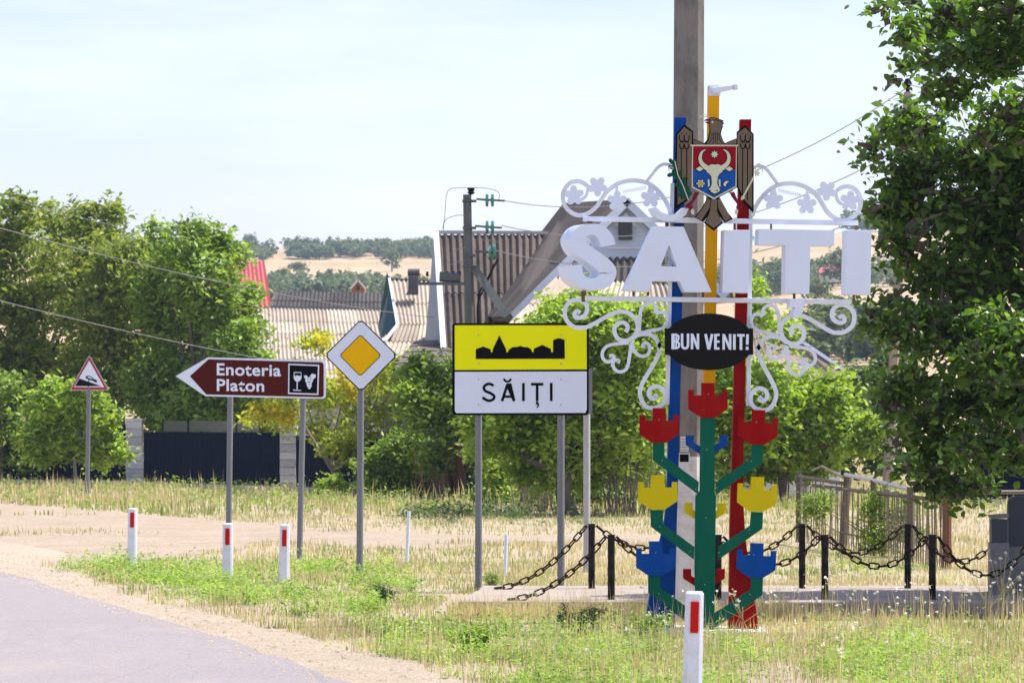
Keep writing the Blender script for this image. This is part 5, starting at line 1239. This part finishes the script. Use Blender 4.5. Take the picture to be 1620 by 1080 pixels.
# far trees on the hillside
rng = np.random.default_rng(44)
FT = []
for v in range(3):
    bl = [(Vector((rng.normal()*1.5, rng.normal()*1.2, 3.2+rng.random()*3)), 2.2, 1.9, 2.0) for _ in range(6)]
    P, _ = crown_points(bl, 1100, rng, .8, .6); P = P[P[:, 2] > .2]; V, T = leaf_arrays(P, .95, rng); FT.append(tri_mesh('crown', V, T, M['lf_far']))
TRK = MB().tube([(0,0,-1),(0,0,2),(.1,0,4)], [.35,.28,.18], 6).mesh('trunk', M['bark'])
def far_tree(px, D, sc, i, label, group):
    x = (px-CX)/F*D; z = float(hill_z(x, D)); t = thing('tree', (x, D, z), label, 'tree', group)
    t.scale = (sc*1.15, sc, sc); t.rotation_euler = (0, 0, rng.random()*6.28); o = link('crown', FT[i % 3], t); o['kind'] = 'stuff'; link('trunk', TRK, t)
for i, (px, D, sc) in enumerate([(396,1190,.8),(500,1250,.5),(680,1250,.5),(840,1250,.8),(1180,1220,.7),(1335,630,1.0),(1290,520,.7),(470,840,.6),(620,900,.8),(1230,700,.9)]):
    where = ('on the skyline just above the red roof' if px < 400 else 'on the skyline above the long dark barn roof' if D > 1100 and px < 600 else 'on the skyline beside the tall roof' if D > 1100 and px < 700 else 'on the skyline right of the tall roof ridge' if D > 1100 and px < 900 else 'on the skyline behind the letters' if D > 1100 else 'beside the tiny far reddish house' if px > 1300 else 'below the tiny far reddish house, nearer' if px > 1240 else 'on the hillside between the letters I and T' if px > 1000 else 'alone on the pale field right of the tiny brick gable' if px > 600 else 'on the pale field above the dark barn roof')
    far_tree(px, D, sc, i, 'small dark tree '+where, 'scattered trees on the far hillside')
def belt(label, px0, px1, D0, D1, n, s0, s1, seed):
    rng = np.random.default_rng(seed); Vs, Ts, off = [], [], 0
    for i in range(n):
        u = rng.random(); D = D0+(D1-D0)*rng.random(); px = px0+(px1-px0)*u; x = (px-CX)/F*D; z = float(hill_z(x, D)); sc = s0+(s1-s0)*rng.random()
        bl = [(Vector((rng.normal()*1.6*sc, rng.normal()*1.5*sc, (2.4+rng.random()*2.8)*sc)), 2.2*sc, 1.9*sc, 2.1*sc) for _ in range(5)]
        P, _ = crown_points(bl, 520, rng, .8*sc, .6); V, T = leaf_arrays(P+np.array([x, D, z]), 1.15*sc, rng); Vs.append(V); Ts.append(T+off); off += len(V)
    o = link('far_woods', tri_mesh('far_woods', np.concatenate(Vs), np.concatenate(Ts), M['lf_far'])); tag(o, label, 'woodland', kind='stuff')
belt('dark tree belt under the ridge at the left', 300, 432, 1000, 1070, 60, .45, .75, 1)
belt('long dark tree belt under the ridge, left of the tall gable', 460, 700, 1010, 1080, 150, .45, .75, 2)
belt('green woods in the valley behind the barn roofs', 420, 610, 650, 740, 100, .6, 1.0, 3)
belt('green woods in the valley left of the tall gable', 560, 700, 600, 660, 34, .6, 1.0, 4)
belt('hillside woods between the letters I and T', 1100, 1245, 620, 720, 60, .6, 1.1, 5)
belt('hillside woods between the last two letters', 1270, 1420, 640, 740, 40, .5, 1.0, 6)
belt('dark trees on the ridge at the right', 1340, 1640, 1120, 1220, 60, .7, 1.2, 7)
belt('low green woods below the pale field at the right', 1295, 1480, 300, 360, 30, .5, .9, 8)
belt('woods along the ridge behind the left trees', -200, 330, 1080, 1180, 60, .6, .9, 9)

# ================================================================ GRASS AND WEEDS
def px_of(x, y, z=0): return CX+F*x/y, CY+F*(H-z)/y
EX = np.array(EDGE); o1 = np.argsort(EX[:, 1]); EXs = EX[o1]
def off_road(x, y): return x-np.interp(y, EXs[:, 1], EXs[:, 0])
TRW = TRACK
def scatter(n, y0, y1, rng, pad=1.25):
    y = y0+(y1-y0)*rng.random(n); x = (rng.random(n)*2-1)*y*(840/F)*pad; return x, y
def blades(name, x, y, h, wd, mt, rng, lean=.35, z0=0):
    n = len(x); a = rng.random(n)*6.283; L = rng.random(n)*lean*h
    dx, dy = np.cos(a)*L, np.sin(a)*L; b = rng.random(n)*6.283; wx, wy = np.cos(b)*wd/2, np.sin(b)*wd/2*.5
    z = np.zeros(n)+z0
    V = np.stack([np.stack([x-wx, y-wy, z-.02], 1), np.stack([x+wx, y+wy, z-.02], 1), np.stack([x+wx*.8+dx*.35, y+wy*.8+dy*.35, z+h*.55], 1),
                  np.stack([x-wx*.8+dx*.35, y-wy*.8+dy*.35, z+h*.55], 1), np.stack([x+dx, y+dy, z+h], 1)], 1).reshape(-1, 3)
    T = (np.array([[0,1,2],[0,2,3],[3,2,4]])[None]+(np.arange(n)*5)[:, None, None]).reshape(-1, 3)
    return tag(link(name, tri_mesh(name, V, T, M[mt])), kind='stuff')
slab_poly = [(-.8,29.75),(9.2,29.55),(9.2,33.35),(-.6,33.35)]
def keep(x, y, rng):
    px, py = px_of(x, y)
    k = off_road(x, y) > np.interp(y, [-25,21,26,32,38,45,75,110], [1.1,.9,.68,.5,.7,1.0,1.5,2])+.5*(vnoise(x, y, .9, 21)-.5)
    k &= ~pip(x, y, slab_poly)
    tr = pip(px, py, TRW); k &= (~tr) | (rng.random(len(x)) < .9*np.clip((vnoise(x, y, 2.2, 81)-.78)*6, 0, 1))
    edge = (y > 28.9) & (y < 29.75) & (x > 1.3+.5*(vnoise(x, y, .7, 71)-.5)) & (vnoise(x, y, .4, 72) > .3); k &= (~edge) | (rng.random(len(x)) < .25)
    bare = pip(px, py, BARE); k &= (~bare) | (rng.random(len(x)) < .55)
    return k
GREEN1 = [(105,893),(300,886),(420,902),(620,905),(650,935),(640,972),(560,985),(420,962),(300,952),(230,930),(130,905)]
GREEN2 = [(540,990),(680,965),(800,985),(1070,1000),(1100,1130),(680,1150),(600,1060)]
GREEN3 = [(1300,1022),(1420,1010),(1620,1030),(1640,1140),(1320,1140)]
GREEN4 = [(1130,1020),(1200,1030),(1215,1120),(1110,1120)]
GREEN5 = [(1195,870),(1420,868),(1420,912),(1195,915)]
SHADEP = [(655,795),(900,795),(930,842),(640,846)]  # outline of the big tree's shadow, painted as darker growth
def greenness(x, y):
    px, py = px_of(x, y); g = np.full(len(x), .04)
    g += .55*(vnoise(x, y, 1.6, 31) > .62)*(y < 60); g += .35*(vnoise(x, y, .5, 33) > .66)*(y < 34)
    pn = vnoise(x, y, .9, 35)
    for P_, v in ((GREEN1,.8),(GREEN2,.85),(GREEN3,.65),(GREEN4,.75),(GREEN5,.7),(SHADEP,.9)): i_ = pip(px+110*(vnoise(x, y, .8, 91)-.5), py+30*(vnoise(x, y, .6, 92)-.5), P_); g[i_] = np.clip(v*(.1+1.5*pn[i_]), 0, 1)
    g = np.where(y > 60, .25+.5*(vnoise(x, y, 5, 41) > .55), g)
    return np.clip(g, 0, 1)
rng = np.random.default_rng(8)
def lawn(tagn, y0, y1, n, hmin, hmax, wd, seed):
    rng = np.random.default_rng(seed); x, y = scatter(n, y0, y1, rng); m_ = keep(x, y, rng); x, y = x[m_], y[m_]
    cl = vnoise(x, y, .35, 51); m_ = rng.random(len(x)) < (.05+1.5*cl**2)*(.3+1.4*vnoise(x, y, 2.4, 53)); x, y = x[m_], y[m_]
    g = greenness(x, y); r_ = rng.random(len(x)); hh = (hmin+(hmax-hmin)*rng.random(len(x))**1.6)*(.6+.8*vnoise(x, y, 1.1, 52))
    gm = r_ < g*.75; mm_ = (~gm) & (rng.random(len(x)) < .16+g*.5); dm = ~(gm | mm_)
    blades('dry_grass', x[dm], y[dm], hh[dm], wd, 'dry', rng); blades('half_dry_grass', x[mm_], y[mm_], hh[mm_]*.9, wd, 'mixg', rng); blades('green_grass', x[gm], y[gm], hh[gm]*.75, wd*1.15, 'greeng', rng)
lawn('near', 17.5, 27, 120000, .02, .15, .007, 1)
lawn('mid', 27, 42, 110000, .02, .14, .010, 2)
lawn('far', 42, 66, 80000, .03, .15, .015, 3)
lawn('bank', 66, 118, 95000, .06, .32, .028, 4)
lawn('beyond', 118, 165, 12000, .2, .8, .06, 5)
# taller seed stalks
def stalks(name, x, y, hmin, hmax, rng, mt='dry', head=True, hm='dry', r=.0032, hs=.012):
    n = len(x); h = hmin+(hmax-hmin)*rng.random(n); blades(name, x, y, h, r*2, mt, rng, lean=.3)
x, y = scatter(5200, 18, 31, rng); m_ = keep(x, y, rng) & (vnoise(x, y, .8, 61) > .42); stalks('tall_dry_stalks', x[m_], y[m_], .2, .42, rng)
x = -.6+3.2*rng.random(2600); y = 28.9+.85*rng.random(2600); h = .10+.16*rng.random(2600); blades('path_edge_grass', x, y, h*.8, .009, 'dry', rng)
x, y = scatter(2500, 70, 100, rng); m_ = keep(x, y, rng) & (vnoise(x, y, 3, 62) > .45); x, y = x[m_], y[m_]; blades('tall_bank_grass', x, y, .3+.4*rng.random(len(x)), .022, 'dry', rng)
# leafy weeds: clumps of small leaves on the ground, denser in the green patches
def weeds(name, n, y0, y1, size, crad, hmax, polys, mt, seed, prob_else=.0, per=26):
    rng = np.random.default_rng(seed); x, y = scatter(n, y0, y1, rng); px, py = px_of(x, y); k = keep(x, y, rng)
    ins = np.zeros(n, bool)
    jx_, jy_ = 110*(vnoise(x, y, .8, 91)-.5), 30*(vnoise(x, y, .6, 92)-.5)
    for P_ in polys: ins |= pip(px+jx_, py+jy_, P_)
    ins &= rng.random(n) < np.clip((vnoise(x, y, .9, 35)-.3)*2.6, .03, 1)
    k &= ins | (rng.random(n) < prob_else); x, y = x[k], y[k]
    m_ = len(x); ci = np.repeat(np.arange(m_), per); cr_ = crad*(.5+rng.random(m_))
    P = np.stack([x[ci]+rng.normal(size=len(ci))*cr_[ci]*.5, y[ci]+rng.normal(size=len(ci))*cr_[ci]*.5, np.abs(rng.normal(size=len(ci)))*hmax*.45+.01], 1)
    V, T = leaf_arrays(P, size, rng, up=.7, aspect=.32); tag(link(name, tri_mesh(name, V, T, M[mt])), kind='stuff')
weeds('leafy_weeds', 10000, 24, 42, .055, .14, .2, [GREEN1], 'weed', 3, .004, 26)
weeds('leafy_weeds', 5200, 18, 28.5, .042, .12, .17, [GREEN2, GREEN3, GREEN4], 'weed', 4, .06, 26)
weeds('ground_weeds', 900, 33, 60, .07, .16, .1, [GREEN5], 'weed', 5, .06, 18)
weeds('shadow_weeds', 1500, 60, 72, .12, .3, .35, [SHADEP], 'thistle', 6, .0, 24)  # dark leaves stand in for the tree's cast shadow
weeds('bank_weeds', 900, 66, 105, .13, .35, .4, [], 'lf_mid', 7, .5, 22)
# single taller plants one can pick out
def plant(px, D, h, wpx, n, leaf, mt, label, name='weed_plant', seed=1, flowers=0):
    rng = np.random.default_rng(seed); rr = random.Random(seed); t = thing(name, gpt(px, D), label, 'plant'); k = D/F; mb = MB(); P = []
    for i in range(9):
        dx = rr.uniform(-.5, .5)*wpx*k; tip = Vector((dx, rr.uniform(-.1, .1), h*rr.uniform(.6, 1)*(1-.5*abs(dx)/(wpx*k)))); mb.tube([(0,0,-.02), tip*.5+Vector((dx*.1,0,0)), tip], [.007,.005,.002], 4)
        for j in range(n//9):
            u = rr.random()**.7; P.append([tip.x*u+rr.gauss(0,.035), tip.y*u+rr.gauss(0,.04), tip.z*u+rr.gauss(0,.02)])
    s_ = mb.obj('stem', M['thistle'], t); s_['kind'] = 'stuff'
    V, T = leaf_arrays(np.abs(np.array(P))*[0,0,1]+np.array(P)*[1,1,0], leaf, rng, aspect=.3, up=.4); l = link('foliage', tri_mesh('foliage', V, T, M[mt]), t); l['kind'] = 'stuff'
plant(915, 26.6, .30, 100, 1500, .035, 'thistle', 'dark green thistly weed in front of the right pipe of the town sign', seed=3)
plant(742, 24.6, .24, 90, 900, .05, 'weed', 'pale green leafy weed in the grass left of the dark thistly weed', seed=4)
plant(600, 31.5, .22, 60, 700, .045, 'thistle', 'bluish weed at the foot of the diamond sign', seed=5)
plant(1030, 26.4, .28, 60, 700, .04, 'weed', 'yellow-green weed at the foot of the blue column', seed=6)
plant(780, 33.8, .32, 26, 500, .04, 'greeng', 'grassy green tuft at the foot of the left pipe of the town sign', seed=7)
# white-headed weeds along the path edge
rng = np.random.default_rng(17); x = np.concatenate([1.6+5.6*rng.random(260), .2+7*rng.random(120)]); y = np.concatenate([28.2+1.4*rng.random(260), 20+8*rng.random(120)])
h = .14+.3*rng.random(len(x)); m_ = keep(x, y, rng); x, y, h = x[m_], y[m_], h[m_]
blades('flower_stalks', x, y, h, .006, 'mixg', rng, lean=.02)
P = np.repeat(np.stack([x, y, h], 1), 7, 0)+rng.normal(size=(len(x)*7, 3))*.006; V, T = leaf_arrays(P, .018, rng, aspect=.9); tag(link('white_flower_heads', tri_mesh('white_flower_heads', V, T, M['flower'])), kind='stuff')
for px, D, h, n, lb in ((1585,29.2,.62,9,'tall branching weed with white flower heads before the granite stele'),(1175,26.6,.42,8,'dry curling weed with small heads over the foot of the red column'),(1560,28.6,.45,7,'dry white-headed weed below the short grey stone post')):
    rr = random.Random(px); t = thing('flowering_weed', gpt(px, D), lb, 'plant'); mb = MB(); hd = []
    for i in range(n):
        tip = Vector((rr.uniform(-.25,.25), rr.uniform(-.1,.1), h*rr.uniform(.6,1))); f0 = Vector((0,0,h*rr.uniform(.15,.5))); mb.tube([f0, f0.lerp(tip,.6)+Vector((0,0,-.02)), tip], [.004,.0035,.002], 4); hd.append(tip)
    mb.tube([(0,0,-.02),(0,0,h*.6)], .006, 4); s_ = mb.obj('stem', M['mixg'], t); s_['kind'] = 'stuff'
    P = np.repeat(np.array([list(q) for q in hd]), 12, 0)+rng.normal(size=(len(hd)*12, 3))*.008; V, T = leaf_arrays(P, .02, rng, aspect=.9); l = link('flower_head', tri_mesh('flower_head', V, T, M['flower']), t); l['kind'] = 'stuff'
# pebbles
def pebbles(n, y0, y1, s0, s1, seed):
    rng = np.random.default_rng(seed); y = y0+(y1-y0)*rng.random(n); e = np.interp(y, EXs[:, 1], EXs[:, 0]); x = e-.25+1.6*rng.random(n)**1.3
    s_ = s0+(s1-s0)*rng.random(n)**3; O = np.array([[1,0,0],[0,1,0],[-1,0,0],[0,-1,0],[0,0,.7],[0,0,-.5]]); J = 1+.5*(rng.random((n,6,1))-.5)
    V = np.stack([x, y, s_*.35], 1)[:, None]+O[None]*J*s_[:, None, None]; T = np.array([[0,1,4],[1,2,4],[2,3,4],[3,0,4]])
    tag(link('verge_pebbles', tri_mesh('verge_pebbles', V.reshape(-1,3), (T[None]+(np.arange(n)*6)[:,None,None]).reshape(-1,3), M['verge'])), kind='stuff')
pebbles(5000, 18, 46, .006, .028, 3)
